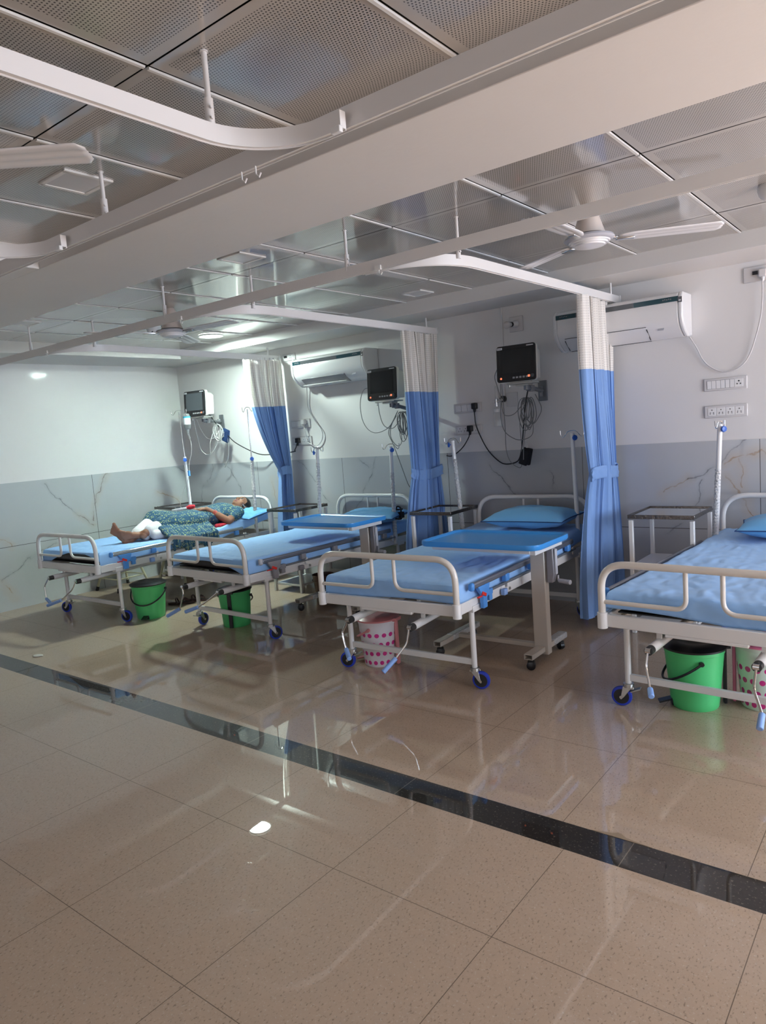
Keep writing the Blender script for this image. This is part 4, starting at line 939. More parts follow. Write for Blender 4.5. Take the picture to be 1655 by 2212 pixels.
# monitors
def monitor(loc, rz, tilt, label, mat='screen', plate_at=None, arm=None, extra=None):
    t = thing('patient_monitor', label, 'patient monitor', loc, rz)
    tl = Matrix.Rotation(tilt, 4, 'X')
    def tr(m): bmesh.ops.transform(m.bm, matrix=tl, verts=m.bm.verts); return m
    Wm, Hm = .305, .262
    m = MB(); m.prism(rrect(0, .0, Wm+.006, Hm+.006, .022), .0, .035, lambda u, v, w_: (u, w_, v)); m.prism([(-.135, -.12), (.135, -.12), (.135, .10), (.105, .125), (-.105, .125), (-.135, .10)], .03, .15, lambda u, v, w_: (u*(1-(w_-.03)*.8), w_, v*(1-(w_-.03)*.6))); tr(m).build('case', M['mon_white'], t, bevel=.008)
    m = MB(); m.prism(rrect(0, 0, Wm, Hm, .020), -.012, .002, lambda u, v, w_: (u, w_, v)); tr(m).build('bezel', M['black'], t, bevel=.003)
    m = MB(); m.box((0, -.0128, .017), (.238, .002, .178)); tr(m).build('screen', M[mat], t)
    m = MB()
    for k in range(5): m.box((-.018+.026*k, -.0135, -.103), (.017, .004, .013))
    tr(m).build('buttons', M['btn'], t, bevel=.001)
    m = MB(); m.cyl((-.118, -.012, -.103), (-.118, -.016, -.103), .0075, n=16); m.cyl((.102, -.012, -.098), (.102, -.016, -.098), .0095, n=16) if False else m.box((.100, -.0135, -.100), (.016, .004, .015)); tr(m).build('lit_buttons', M['led'], t, bevel=.001)
    m = MB(); m.cyl((.130, -.012, -.100), (.130, -.022, -.100), .013, n=20); tr(m).build('dial', M['screen_gray'], t, bevel=.001)
    m = MB(); m.box((-.125, -.0135, .112), (.042, .002, .015)); lb = tr(m).build('name_label', M['label'], t)
    m = MB(); m.box((-.138, -.015, .112), (.006, .001, .007)); m.box((-.121, -.015, .112), (.022, .001, .004)); tr(m).build('label_mark', M['label_dark'], lb)
    m = MB(); m.box((.112, -.0135, .117), (.052, .002, .007)); tr(m).build('model_label', M['label'], t)
    # base plate and arm
    m = MB(); m.box((.02, .05, -.145), (.20, .13, .012)); m.box((.03, .05, -.158), (.10, .08, .012)); m.cyl((-.06, -.005, -.150), (-.06, -.005, -.170), .006); m.cyl((-.06, -.005, -.170), (-.06, -.005, -.174), .010); m.build('mount_tray', M['zinc'], t, bevel=.002)
    e = Vector(plate_at)-Vector(loc); c, s = math.cos(-rz), math.sin(-rz); e = Vector((e.x*c-e.y*s, e.x*s+e.y*c, e.z))
    m = MB(); j = Vector((.07, .09, -.185)); m.cyl((.05, .05, -.160), (.05, .05, -.195), .022); m.cyl(Vector((.05, .05, -.185)), j, .018)
    m.cyl(j, (e+Vector((0, -.03, .0))), .016, n=12); m.cyl(j-Vector((0, 0, .025)), j+Vector((0, 0, .02)), .022); q = e+Vector((0, -.05, 0)); m.cyl(q-Vector((0, 0, .045)), q+Vector((0, 0, .03)), .017); m.build('swing_arm', M['grey_metal'], t)
    m = MB(); m.box(e+Vector((0, -.006, 0)), (.078, .012, .155), rz=-rz); m.build('wall_plate', M['grey_metal'], t, bevel=.010)
    return t
monitor((-2.44, 4.76, 1.845), R(3), R(-3), 'black faced patient monitor on wall arm between second and right curtains', 'screen', (-2.425, YW, 1.645))
monitor((-3.68, 4.76, 1.815), R(0), R(-4), 'black faced patient monitor beside the second curtain', 'screen', (-3.56, YW, 1.56))
monitor((-6.17, 4.76, 1.855), R(6), R(-4), 'patient monitor with grey screen in the far left corner', 'screen_gray', (-6.235, YW, 1.655))
def cables(name, label, lists, r=.0035, mat='cable'):
    t = thing(name, label, 'cables')
    for pts in lists:
        m = MB(); m.tube(spline(pts, 6), r, 6); m.build('cable', M[mat], t)
    return t
def loops(cx, cy, cz, n, w_, h_, seed):
    rnd = random.Random(seed); out = []
    for k in range(n):
        a = rnd.uniform(.5, 1)*w_; b = rnd.uniform(.7, 1.1)*h_; y = cy+rnd.uniform(-.03, .03); dx = rnd.uniform(-.02, .02); pts = []
        for j in range(13):
            th = j/12*2*PI; pts.append((cx+dx+a*math.sin(th), y+.01*math.sin(th*2+k), cz-b+b*math.cos(th)))
        out.append(pts)
    return out
cables('cable_bundle', 'grey sensor cables looped below the right monitor arm', [
    [(-2.60, 4.78, 1.836), (-2.70, 4.90, 1.776), (-2.71, 4.95, 1.704), (-2.686, 4.95, 1.611), (-2.672, 4.95, 1.504), (-2.642, 4.95, 1.474), (-2.574, 4.95, 1.486), (-2.50, 4.96, 1.56)],
    [(-2.60, 4.80, 1.735), (-2.70, 4.98, 1.60), (-2.722, 5.0, 1.47), (-2.696, 5.0, 1.361), (-2.631, 5.0, 1.303), (-2.553, 5.0, 1.282), (-2.46, 5.0, 1.32), (-2.44, 4.98, 1.45)],
    [(-2.59, 4.80, 1.72), (-2.69, 5.0, 1.50), (-2.688, 5.0, 1.36), (-2.689, 5.0, 1.216), (-2.662, 5.0, 1.124), (-2.604, 5.0, 1.076), (-2.564, 5.0, 1.085), (-2.555, 5.0, 1.246), (-2.555, 5.0, 1.459), (-2.48, 4.99, 1.58)],
    [(-2.43, 5.02, 1.62), (-2.375, 5.0, 1.515), (-2.401, 5.0, 1.448), (-2.449, 5.0, 1.399), (-2.505, 5.0, 1.438)],
    [(-2.48, 4.98, 1.57), (-2.50, 4.98, 1.40), (-2.52, 4.97, 1.25), (-2.53, 4.97, 1.13)]] + loops(-2.475, 4.98, 1.60, 8, .055, .115, 2), .0032)
cables('cable_bundle', 'grey sensor cables looped below the middle monitor', [
    [(-3.79, 4.78, 1.80), (-3.93, 4.82, 1.79), (-4.03, 4.88, 1.689), (-4.04, 4.90, 1.547), (-3.98, 4.9, 1.449), (-3.88, 4.9, 1.415), (-3.76, 4.92, 1.461), (-3.68, 4.95, 1.59)],
    [(-3.77, 4.80, 1.69), (-3.84, 4.9, 1.576), (-3.80, 4.9, 1.472), (-3.72, 4.92, 1.446), (-3.66, 4.95, 1.52), (-3.65, 4.97, 1.58)],
    [(-3.70, 4.97, 1.58), (-3.802, 5.0, 1.46), (-3.81, 5.0, 1.36), (-3.75, 5.0, 1.29), (-3.70, 5.0, 1.32), (-3.68, 4.98, 1.45)],
    [(-3.72, 4.98, 1.55), (-3.832, 5.0, 1.42), (-3.792, 5.0, 1.303), (-3.746, 5.02, 1.139), (-3.686, 5.03, .955), (-3.66, 5.06, .86), (-3.66, 5.06, .60)]] + loops(-3.66, 4.98, 1.58, 8, .045, .125, 4), .0032)
cables('cable_bundle', 'pale sensor cables coiled below the left corner monitor', [
    [(-6.24, 4.80, 1.72), (-6.27, 4.88, 1.575), (-6.22, 4.92, 1.48), (-6.12, 4.95, 1.50), (-6.10, 5.0, 1.60)],
    [(-6.28, 4.80, 1.72), (-6.41, 4.93, 1.50), (-6.40, 4.95, 1.375), (-6.307, 4.95, 1.31), (-6.199, 4.95, 1.341), (-6.12, 4.97, 1.45), (-6.10, 4.99, 1.58)],
    [(-6.19, 5.0, 1.60), (-6.25, 4.97, 1.44), (-6.27, 4.97, 1.30)],
    [(-6.0, 5.0, 1.50), (-5.99, 5.0, 1.38), (-6.06, 5.03, 1.24), (-6.16, 5.06, 1.16)]] + loops(-6.10, 4.97, 1.625, 5, .085, .088, 6), .004, 'cable_pale')
t = thing('pressure_cuff', 'folded navy blue pressure cuff hanging under left monitor', 'pressure cuff', (-6.04, 5.02, 1.50), R(-10))
m = MB(); m.box((0, 0, 0), (.11, .03, .14), rot=Matrix.Rotation(R(18), 4, 'Y')); m.box((.015, -.022, -.005), (.10, .018, .12), rot=Matrix.Rotation(R(14), 4, 'Y')); m.build('cuff_cloth', M['navy'], t, bevel=.010)
m = MB()
for k in range(4): m.box((-.01+.012*k, -.0325, .035), (.007, .001, .006)); m.box((-.02+.012*k, -.0325, -.005), (.008, .001, .006))
m.build('printed_mark', M['label'], t)
t = thing('pressure_cuff', 'black pressure cuff dangling below the right monitor cables', 'pressure cuff', (-2.515, 5.00, 1.155), 0)
m = MB(); m.box((0, 0, 0), (.075, .03, .13), rot=Matrix.Rotation(R(14), 4, 'Y')); m.box((-.012, -.016, -.008), (.07, .02, .12), rot=Matrix.Rotation(R(20), 4, 'Y')); m.build('cuff_cloth', M['blackcloth'], t, bevel=.008)
m = MB(); m.cyl((.005, 0, .06), (.0, 0, .11), .010); m.build('hose_connector', M['cable_pale'], t)
# oxygen flowmeter
t = thing('oxygen_flowmeter', 'clear oxygen flowmeter and humidifier bottle left of right monitor', 'flowmeter', (-2.80, YW, 0))
m = MB(); m.box((.11, -.006, 1.60), (.10, .012, .11)); m.build('outlet_plate', M['smudge'], t, bevel=.003)
m = MB(); m.cyl((.04, -.005, 1.61), (.04, -.04, 1.61), .026, n=20); m.build('outlet_valve', M['black'], t, bevel=.003)
m = MB(); m.cyl((.04, -.035, 1.605), (0, -.06, 1.590), .012); m.cyl((0, -.06, 1.555), (0, -.06, 1.615), .010); m.build('flow_body', M['chrome'], t)
m = MB(); m.lathe([(.011, 1.61), (.011, 1.70), (.006, 1.715), (.001, 1.715)], c=(0, -.06, 0), n=18); m.build('flow_tube', M['glass'], t)
m = MB(); m.cyl((-.03, -.06, 1.592), (-.012, -.06, 1.592), .012); m.build('flow_knob', M['ac_white'], t, bevel=.002)
m = MB(); m.lathe([(.030, 1.535), (.032, 1.53), (.030, 1.51)], c=(0, -.06, 0), n=24); m.build('bottle_cap', M['ac_white'], t)
m = MB(); m.lathe([(.030, 1.51), (.032, 1.50), (.030, 1.40), (.001, 1.398)], c=(0, -.06, 0), n=24); m.build('humidifier_bottle', M['glass'], t)
# ================================================================== NIGHTSTANDS
def nightstand(loc, rz, label, wd=.40, dp=.44):
    t = thing('bedside_locker', label, 'bedside locker', loc, rz, 'white bedside lockers')
    H_n = .775
    for sx in (-1, 1):
        for sy in (-1, 1):
            m = MB(); m.box((sx*(wd/2-.013), sy*(dp/2-.013), (H_n-.03)/2), (.026, .026, H_n-.03)); m.build('leg', M['white_metal'], t, bevel=.003)
    m = MB()
    for (cx, cy, sx, sy) in ((0, -dp/2, wd+.01, .008), (0, dp/2, wd+.01, .008), (-wd/2, 0, .008, dp), (wd/2, 0, .008, dp)): m.box((cx, cy, H_n-.007), (sx, sy, .026))
    m.build('tray_rim', M['rim_steel'], t, bevel=.002)
    m = MB(); m.box((0, 0, H_n-.0035), (wd-.01, dp-.01, .003)); m.build('top_sheet', M['steel_sheet'], t)
    m = MB(); m.box((0, 0, .44), (wd-.01, dp-.01, .025)); m.build('shelf', M['white_metal'], t, bevel=.003)
    m = MB()
    m.box((0, .01, .33), (wd-.03, dp-.05, .19)); m.build('drawer_box', M['white_metal'], t, bevel=.003)
    m = MB(); m.box((0, -dp/2+.012, .335), (wd-.10, .012, .165)); d = m.build('drawer_front', M['ac_white'], t, bevel=.003)
    m = MB(); m.tube(fillet([(-.05, -dp/2+.006, .345), (-.05, -dp/2-.02, .345), (.05, -dp/2-.02, .345), (.05, -dp/2+.006, .345)], .012), .005, 8); m.build('drawer_handle', M['chrome'], d)
    m = MB(); m.box((0, 0, .07), (wd-.03, dp-.03, .02)); m.build('lower_shelf', M['white_metal'], t, bevel=.003)
nightstand((-1.385, 4.745, 0), 0, 'white bedside locker with steel rimmed top, beside the right hand bed')
nightstand((-3.125, 4.73, 0), R(3), 'white bedside locker in front of the second curtain', .36)
nightstand((-4.80, 4.76, 0), R(1), 'white bedside locker behind the rear overbed table', .36)
nightstand((-6.62, 4.80, 0), R(-4), 'white bedside locker in the far left corner behind the drip stand', .40, .46)
# ================================================================== OVERBED TABLES
def overbed(loc, rz, label, H_t=.765):
    t = thing('overbed_table', label, 'overbed table', loc, rz, 'blue topped overbed tables')
    # local: tray centre at (0,0); post at x=+.60*...
    TW, TD = .76, .46
    poly = []
    q = .065
    for a0, sx, sy in ((270, 1, -1), (0, 1, 1), (90, -1, 1), (180, -1, -1)):
        for k in range(9): a = R(a0+90*k/8); poly.append((sx*(TW/2-q)+q*math.cos(a), sy*(TD/2-q)+q*math.sin(a)))
    n = len(poly); m = MB()
    def ring(off, z):
        out = []
        for i in range(n):
            a = Vector(poly[i-1]); b = Vector(poly[(i+1) % n]); d = (b-a).normalized(); nr = Vector((d.y, -d.x)); p = Vector(poly[i])+nr*off
            out.append(m.bm.verts.new((p.x, p.y, z)))
        return out
    R1 = [ring(0, H_t-.030), ring(.006, H_t-.020), ring(.004, H_t), ring(-.004, H_t+.002), ring(-.012, H_t-.001), ring(-.022, H_t-.012)]
    for A, B in zip(R1[:-1], R1[1:]):
        for i in range(n): m.bm.faces.new((A[i], A[(i+1) % n], B[(i+1) % n], B[i]))
    m.bm.faces.new(R1[0][::-1]); m.bm.faces.new(R1[-1]); m.build('tray_top', M['tray_blue'], t)
    m = MB(); m.box((0, -.175, H_t-.042), (TW-.13, .022, .028)); m.box((0, .175, H_t-.042), (TW-.13, .022, .028)); m.box((TW/2-.05, 0, H_t-.045), (.035, .36, .034)); m.box((-TW/2+.075, 0, H_t-.042), (.022, .33, .028)); m.build('tray_frame', M['white_metal'], t, bevel=.003)
    px, py = TW/2-.16, .13
    m = MB(); m.box((px, py, .36+.02), (.088, .056, .66)); m.build('outer_column', M['cream_metal2'], t, bevel=.004)
    m = MB(); m.box((px, py, .60), (.078, .046, .26)); m.build('inner_column', M['white_metal'], t, bevel=.004)
    m = MB(); m.box((px+.02, py, H_t-.068), (.10, .06, .03)); m.build('column_head', M['dark_metal'], t, bevel=.004)
    m = MB(); m.prism([(-.018, .10), (.020, .11), (.026, -.08), (.012, -.13), (-.02, -.13)], -.022, .022, lambda u, v, w_: (px+.075+u, py+w_, H_t-.15+v)); hs = m.build('gear_housing', M['grey_plastic'], t, bevel=.006)
    m = MB(); m.box((px+.105, py, H_t-.155), (.014, .026, .15)); m.build('housing_cover', M['lgrey_plastic'], hs, bevel=.006)
    m = MB(); m.tube([(px+.115, py, H_t-.235), (px+.115, py, H_t-.262), (px+.13, py-.01, H_t-.265)], .006, 8); m.cyl((px+.122, py-.005, H_t-.265), (px+.20, py-.03, H_t-.265), .012, .014, n=16); m.build('winding_handle', M['lgrey_plastic'], hs, bevel=.002)
    # base
    xl = px-.62
    for x, nm in ((px, 'base_foot'), (xl, 'base_foot')):
        m = MB()
        z = .085
        for (cx, cy, cz, sx, sy, sz) in ((x, py+.045, z+.014, .052, .50, .003), (x, py+.045, z-.014, .052, .50, .003), (x+.0245, py+.045, z, .003, .50, .030), (x-.0245, py+.045, z, .003, .50, .030)): m.box((cx, cy, cz), (sx, sy, sz))
        bf = m.build('base_foot', M['cream_metal2'], t)
        m = MB(); m.box((x, py+.20, z), (.06, .19, .038)) if x == px else m.box((x, py+.12, z), (.06, .34, .038)); m.build('plastic_wrap', M['wrap'], bf, bevel=.008)
        for yy in (-.17, .25):
            e = thing_part('caster', t, (x, py+yy, 0), R(random.choice((20, -30, 60))))
            m = MB(); m.lathe([(.020, -.016), (.0255, -.013), (.0265, 0), (.0255, .013), (.020, .016)], c=(0, 0, .0265), n=24, rot=Matrix.Rotation(PI/2, 4, 'X')); m.build('wheel', M['black'], e)
            m = MB(); m.cyl((0, 0, .03), (0, 0, .068), .010); m.box((0, 0, .045), (.04, .03, .02)); m.build('caster_fork', M['rubber'], e, bevel=.004)
    m = MB(); m.box(((px+xl)/2, py+.03, .085), (px-xl-.05, .04, .026)); m.build('base_bar', M['cream_metal2'], t, bevel=.003)
    return t
overbed((-2.075, 3.645, 0), R(1), 'blue topped overbed table over the bed with blue brackets, in front')
overbed((-3.775, 4.12, 0), R(0), 'blue topped overbed table further back over the grey railed bed', .775)
# ================================================================== BINS
def bin_(loc, rz, r0, r1, H_b, body, lid, label, handle='black', handledrop=.11, dots=False, foot=False, hmat=None, lidh=.030):
    t = thing('pedal_bin', label, 'pedal bin', loc, rz)
    m = MB()
    prof = [(.001, .004), (r0-.004, .0), (r0, .006), (r0+(r1-r0)*.16, .04), (r0+(r1-r0)*.165, .042), (r1, H_b-.02), (r1+.003, H_b-.018), (r1+.003, H_b), (r1-.004, H_b)]
    m.lathe(prof, n=48, cap=False); o = m.build('bin_body', body, t)
    m = MB(); m.lathe([(r1+.002, H_b), (r1+.012, H_b+.001), (r1+.013, H_b+.010), (r1*.92, H_b+lidh*.75), (r1*.62, H_b+lidh), (r1*.58, H_b+lidh*.93), (r1*.3, H_b+lidh*1.0), (.001, H_b+lidh*1.02)], n=48)
    m.box((0, r1+.008, H_b+.004), (.07, .03, .02)); m.build('lid', lid, t)
    m = MB(); pts = []
    for k in range(17):
        a = PI*k/16; pts.append(((r1+.010)*math.cos(a), -(r1+.022)*math.sin(a)*.93-.0, H_b-.045-handledrop*math.sin(a)))
    m.tube(pts, .0062, 8); 
    for s in (-1, 1): m.cyl((s*(r1-.002), 0, H_b-.045), (s*(r1+.014), 0, H_b-.045), .011, n=12)
    m.build('carry_handle', hmat or M['black'], t)
    m = MB(); m.box((0, r1*.98+.006, H_b*.5), (.030, .014, H_b*.96)); m.build('hinge_strip', hmat or M['black'], t, bevel=.003)
    m = MB(); m.box((0, -r0-.028, .026), (.045, .07, .008), rot=Matrix.Rotation(R(14), 4, 'X')); m.box((0, -r0+.004, .018), (.05, .012, .03)); m.build('foot_pedal', hmat or M['black'], t, bevel=.002)
    return t
bin_((-.935, 3.515, 0), R(-62), .108, .134, .292, M['green_bin'], M['black'], 'bright green pedal bin with black lid under the right bed')
bin_((-5.32, 3.42, 0), R(35), .115, .140, .285, M['green_bin'], M['black'], 'green pedal bin with black lid beneath the occupied bed')
bin_((-4.37, 3.56, 0), R(-150), .105, .125, .280, M['green_bin'], M['black'], 'green bin with black lid under the grey railed bed', handledrop=.09)
bin_((-2.745, 3.33, 0), R(-80), .098, .122, .285, M['dots_a'], M['pink2_bin'], 'white bin with magenta spots and dull pink lid, third bed', hmat=M['pink2_bin'], handledrop=.07)
bin_((-.66, 3.64, 0), R(95), .092, .118, .31, M['dots_b'], M['pink_bin'], 'pale spotted bin with bright pink lid at the right edge', hmat=M['pink_bin'], handledrop=.03)
t = thing('bucket', 'small dark brown bucket on floor behind the third bed foot', 'bucket', (-4.33, 4.54, 0))
m = MB(); m.lathe([(.001, .003), (.075, 0), (.088, .12), (.098, .20), (.102, .205), (.096, .205), (.085, .12), (.072, .012), (.001, .012)], n=32, cap=False); m.build('bucket_body', M['brown_bin'], t)
m = MB(); m.lathe([(.100, .150), (.104, .153), (.104, .158), (.100, .160)], n=32, cap=False); m.build('bucket_rim', M['brown_bin'], t)
# ================================================================== STOOLS, SANDALS, DEBRIS
def stool(loc, rz, label):
    t = thing('stool', label, 'stool', loc, rz, 'cream metal stools')
    m = MB(); m.lathe([(.001, .448), (.15, .448), (.158, .442), (.158, .430), (.15, .425), (.001, .425)], n=32); m.build('seat', M['stool'], t)
    P = []
    for k in range(4):
        a = R(45+90*k); b = Vector((.265*math.cos(a), .265*math.sin(a), .0)); q = Vector((.125*math.cos(a), .125*math.sin(a), .43)); P.append((b, q))
        m = MB(); m.cyl(b+(q-b)*.06, q, .0125, n=8); lg = m.build('leg', M['stool'], t)
        m = MB(); m.cyl(b, b+(q-b)*.10, .017, .015, n=12); m.build('rubber_foot', M['rubber'], lg)
    m = MB()
    for k in range(4):
        f = .30; A = P[k][0]+(P[k][1]-P[k][0])*f; B = P[(k+1) % 4][0]+(P[(k+1) % 4][1]-P[(k+1) % 4][0])*f; m.cyl(A, B, .006, n=8)
    m.build('stretcher_ring', M['stool'], t)
stool((-6.72, 4.03, 0), R(3), 'cream metal stool under the occupied bed, nearer the left wall')
stool((-6.24, 4.44, 0), R(12), 'cream metal stool under the occupied bed, nearer the bed head')
def sandal(loc, rz, label):
    t = thing('sandal', label, 'sandal', loc, rz, 'brown sandals')
    m = MB(); poly = [(.035*math.cos(R(a))*(1.0 if math.sin(R(a)) > 0 else .85), .12*math.sin(R(a))) for a in range(0, 360, 15)]; m.prism(poly, 0, .018, lambda u, v, w_: (u, v, w_)); m.build('sole', M['leather'], t, bevel=.004)
    m = MB()
    for s in (-1, 1): m.tube(spline([(s*.034, .0, .015), (s*.025, .03, .045), (0, .075, .03)], 6), .008, 8)
    m.tube(spline([(-.034, -.03, .015), (-.02, -.04, .05), (.02, -.04, .05), (.034, -.03, .015)], 6), .007, 8); m.build('straps', M['leather'], t)
sandal((-5.45, 3.82, 0), R(-50), 'brown strap sandal behind the left green bin, nearer one')
sandal((-5.40, 3.96, 0), R(-62), 'brown strap sandal behind the left green bin, further one')
m = MB(); m.lathe([(.001, .008), (.03, .010), (.036, .004), (.03, 0), (.001, 0)], n=20); o = m.build('wrapper', M['soap']); o.location = (-5.13, 2.34, 0); o.scale = (1.1, .7, 1); o.rotation_euler = (0, 0, R(30)); tag(o, 'small pale scrap lying on floor near the black strip', 'scrap')
m = MB(); m.prism([(-.09, 0), (-.05, .012), (-.02, .018), (-.005, .030), (.01, .026), (.03, .012), (.12, 0)], 0, .0015, lambda u, v, w_: (u-.86, v+2.232, w_)); tag(m.build('floor_chip', M['plaster_chip']), 'chipped brown patch along the edge of the black strip', 'chip')
# ================================================================== PERSON
def voxel(m, name, mat, vs=.006, parent=None, smooth=3, mats=None, paint=None):
    bmesh.ops.recalc_face_normals(m.bm, faces=m.bm.faces)
    me = bpy.data.meshes.new('t'); m.bm.to_mesh(me); m.bm.free(); o = bpy.data.objects.new('t', me); C.objects.link(o)
    k = o.modifiers.new('r', 'REMESH'); k.mode = 'VOXEL'; k.voxel_size = vs; k.use_smooth_shade = True
    if smooth: s_ = o.modifiers.new('s', 'SMOOTH'); s_.iterations = smooth; s_.factor = .5
    dg = bpy.context.evaluated_depsgraph_get(); me2 = bpy.data.meshes.new_from_object(o.evaluated_get(dg)); me2.name = name
    bpy.data.objects.remove(o); me2.materials.clear()
    for q in (mats or [mat]): me2.materials.append(q)
    for p in me2.polygons: p.use_smooth = True; p.material_index = 0
    if paint:
        for p in me2.polygons:
            for (cx, rad, mi) in paint:
                d = p.center-Vector(cx)
                if (d.x/rad[0])**2+(d.y/rad[1])**2+(d.z/rad[2])**2 < 1: p.material_index = mi
    o = bpy.data.objects.new(name, me2); C.objects.link(o)
    if parent: o.parent = parent
    return o
def cap(m, a, b, r1, r2, n=14):
    m.cyl(a, b, r1, r2, n=n); m.sph(a, r1, 8); m.sph(b, r2, 8)
per = thing('person', 'woman in printed teal dress and white trousers lying on the left bed', 'person', (-5.62, 4.1, .61))
def P(x, y, z): return Vector((x+5.62, y-4.1, z-.61))
body = MB()
# head
hc = P(-5.62, 4.765, .785)
Fz = Vector((.20, -.22, .95)).normalized()      # face direction
Cz = Vector((-.05, .95, .22)); Cz = (Cz-Fz*Cz.dot(Fz)).normalized()   # crown direction
Sx = Cz.cross(Fz).normalized()
HR = Matrix(((Sx.x, Fz.x, Cz.x, 0), (Sx.y, Fz.y, Cz.y, 0), (Sx.z, Fz.z, Cz.z, 0), (0, 0, 0, 1)))
def HP(s, f, c): return hc+Sx*s+Fz*f+Cz*c
body.sph(HP(0, -.008, .025), (.070, .088, .078), 14, rot=HR)
body.sph(HP(0, .012, -.035), (.056, .062, .065), 12, rot=HR)
body.sph(HP(0, .048, -.072), (.026, .022, .020), 10, rot=HR)
for s in (-1, 1):
    body.sph(HP(s*.040, .040, -.022), (.024, .022, .026), 10, rot=HR)
    body.sph(HP(s*.030, .062, .012), (.017, .011, .011), 8, rot=HR)
    body.sph(HP(s*.030, .066, .028), (.022, .009, .006), 8, rot=HR)
    body.sph(HP(s*.072, -.012, -.008), (.008, .018, .028), 8, rot=HR)
    body.sph(HP(s*.010, .078, -.026), (.010, .010, .009), 8, rot=HR)
cap(body, HP(0, .068, .014), HP(0, .088, -.024), .008, .0105)
body.sph(HP(0, .066, -.047), (.024, .011, .008), 8, rot=HR); body.sph(HP(0, .064, -.058), (.020, .011, .008), 8, rot=HR)
cap(body, HP(0, -.015, -.06), P(-5.62, 4.60, .735), .050, .058)
# torso core
body.sph(P(-5.64, 4.50, .735), (.165, .17, .085), 12); body.sph(P(-5.65, 4.28, .725), (.14, .17, .085), 12); body.sph(P(-5.65, 4.10, .70), (.165, .13, .09), 12)
for s, x in ((1, -5.49), (-1, -5.79)): body.sph(P(x, 4.595, .735), .055, 10)
# near arm
def hand(base, d, nrm, side, curl=.3, sc=1.0):
    d = Vector(d).normalized(); nrm = Vector(nrm); nrm = (nrm-d*nrm.dot(d)).normalized(); sd = d.cross(nrm)*side
    c = base+d*.035*sc
    rot = Matrix(((d.x, sd.x, nrm.x, 0), (d.y, sd.y, nrm.y, 0), (d.z, sd.z, nrm.z, 0), (0, 0, 0, 1)))
    body.sph(c, (.046*sc, .037*sc, .015*sc), 10, rot=rot)
    for k, (o_, L_) in enumerate(((-.028, .060), (-.010, .072), (.009, .068), (.026, .054))):
        q = base+d*.068*sc+sd*o_*sc; a = q+(d*.5*L_-nrm*curl*.2*L_+sd*o_*.12)*sc; b = a+(d*.45*L_-nrm*curl*.6*L_)*sc
        cap(body, q, a, .0088*sc, .0080*sc, 8); cap(body, a, b, .0080*sc, .0066*sc, 8)
    q = base+d*.022*sc-sd*.030*sc; a = q+(d*.030-sd*.024-nrm*.006)*sc; b = a+(d*.028-sd*.008-nrm*.008)*sc
    cap(body, q, a, .011*sc, .0095*sc, 8); cap(body, a, b, .0095*sc, .0075*sc, 8)
sh, el, wr = P(-5.475, 4.61, .735), P(-5.425, 4.435, .675), P(-5.545, 4.285, .812)
cap(body, sh, el, .044, .036); cap(body, el, el+(wr-el)*.4, .036, .034); cap(body, el+(wr-el)*.4, wr, .034, .022)
hand(wr, (-.85, -.45, .05), (.1, 0, 1), 1, .5)
sh2, el2, wr2 = P(-5.80, 4.61, .735), P(-5.87, 4.42, .70), P(-5.74, 4.27, .808)
cap(body, sh2, el2, .042, .034); cap(body, el2, wr2, .034, .022)
hand(wr2, (.85, -.42, .03), (.1, 0, 1), -1, .5)
# legs
hipN, knN, anN = P(-5.57, 4.08, .70), P(-5.60, 3.86, .735), P(-5.565, 3.61, .685)
hipF, knF, anF = P(-5.73, 4.08, .70), P(-5.80, 3.87, .760), P(-5.66, 3.515, .640)
cap(body, hipN, knN, .085, .060); cap(body, knN, anN, .058, .034); cap(body, hipF, knF, .085, .060); cap(body, knF, anF, .058, .034)
def foot(heel, d, sole, side, L_=.225):
    d = Vector(d).normalized(); sole = Vector(sole); sole = (sole-d*sole.dot(d)).normalized(); sd = d.cross(sole)*side
    rot = Matrix(((d.x, sd.x, sole.x, 0), (d.y, sd.y, sole.y, 0), (d.z, sd.z, sole.z, 0), (0, 0, 0, 1)))
    body.sph(heel+d*.012, (.034, .029, .028), 10, rot=rot)
    body.sph(heel+d*L_*.38-sole*.012, (.070, .030, .026), 10, rot=rot)
    body.sph(heel+d*L_*.66-sole*.004, (.050, .040, .018), 10, rot=rot)
    body.sph(heel+d*L_*.25-sole*.034, (.045, .028, .034), 10, rot=rot)
    for k, (o_, l_, r_) in enumerate(((-.030, .060, .0135), (-.011, .054, .0095), (.006, .047, .009), (.021, .039, .0085), (.033, .030, .0085))):
        a = heel+d*(L_*.80-.006*k)+sd*o_; b = heel+d*(L_*.80-.006*k+l_*.55)+sd*o_*1.12-sole*.002
        cap(body, a, b, r_*.9, r_, 8); body.sph(b, (r_*1.15, r_*1.15, r_*1.15), 8)
    return sole, rot
soleN = Vector((.80, -.58, -.05)); dN = Vector((-.54, -.80, .12))
hN = P(-5.555, 3.595, .665); foot(hN, dN, soleN, -1, .215)
soleF = Vector((.70, -.70, .10)); dF = Vector((-.42, -.42, .80))
hF = P(-5.665, 3.475, .615); foot(hF, dF, soleF, -1, .20)
cap(body, anN, hN-soleN*.03+dN*.03, .034, .034); cap(body, anF, hF-soleF*.03+dF*.02, .034, .034)
pa = [(HP(0, .074, -.052), (.026, .018, .012), 1)]
for s in (-1, 1):
    pa.append((HP(s*.030, .074, .006), (.018, .012, .0045), 2)); pa.append((HP(s*.031, .074, .027), (.022, .014, .005), 2))
bd = voxel(body, 'body', None, .0045, per, 2, mats=[M['skin'], M['lips'], M['hair']], paint=pa)
hair = MB(); hair.sph(HP(0, -.018, .040), (.080, .092, .082), 14, rot=HR); hair.sph(HP(0, -.075, .02), (.045, .04, .045), 10, rot=HR)
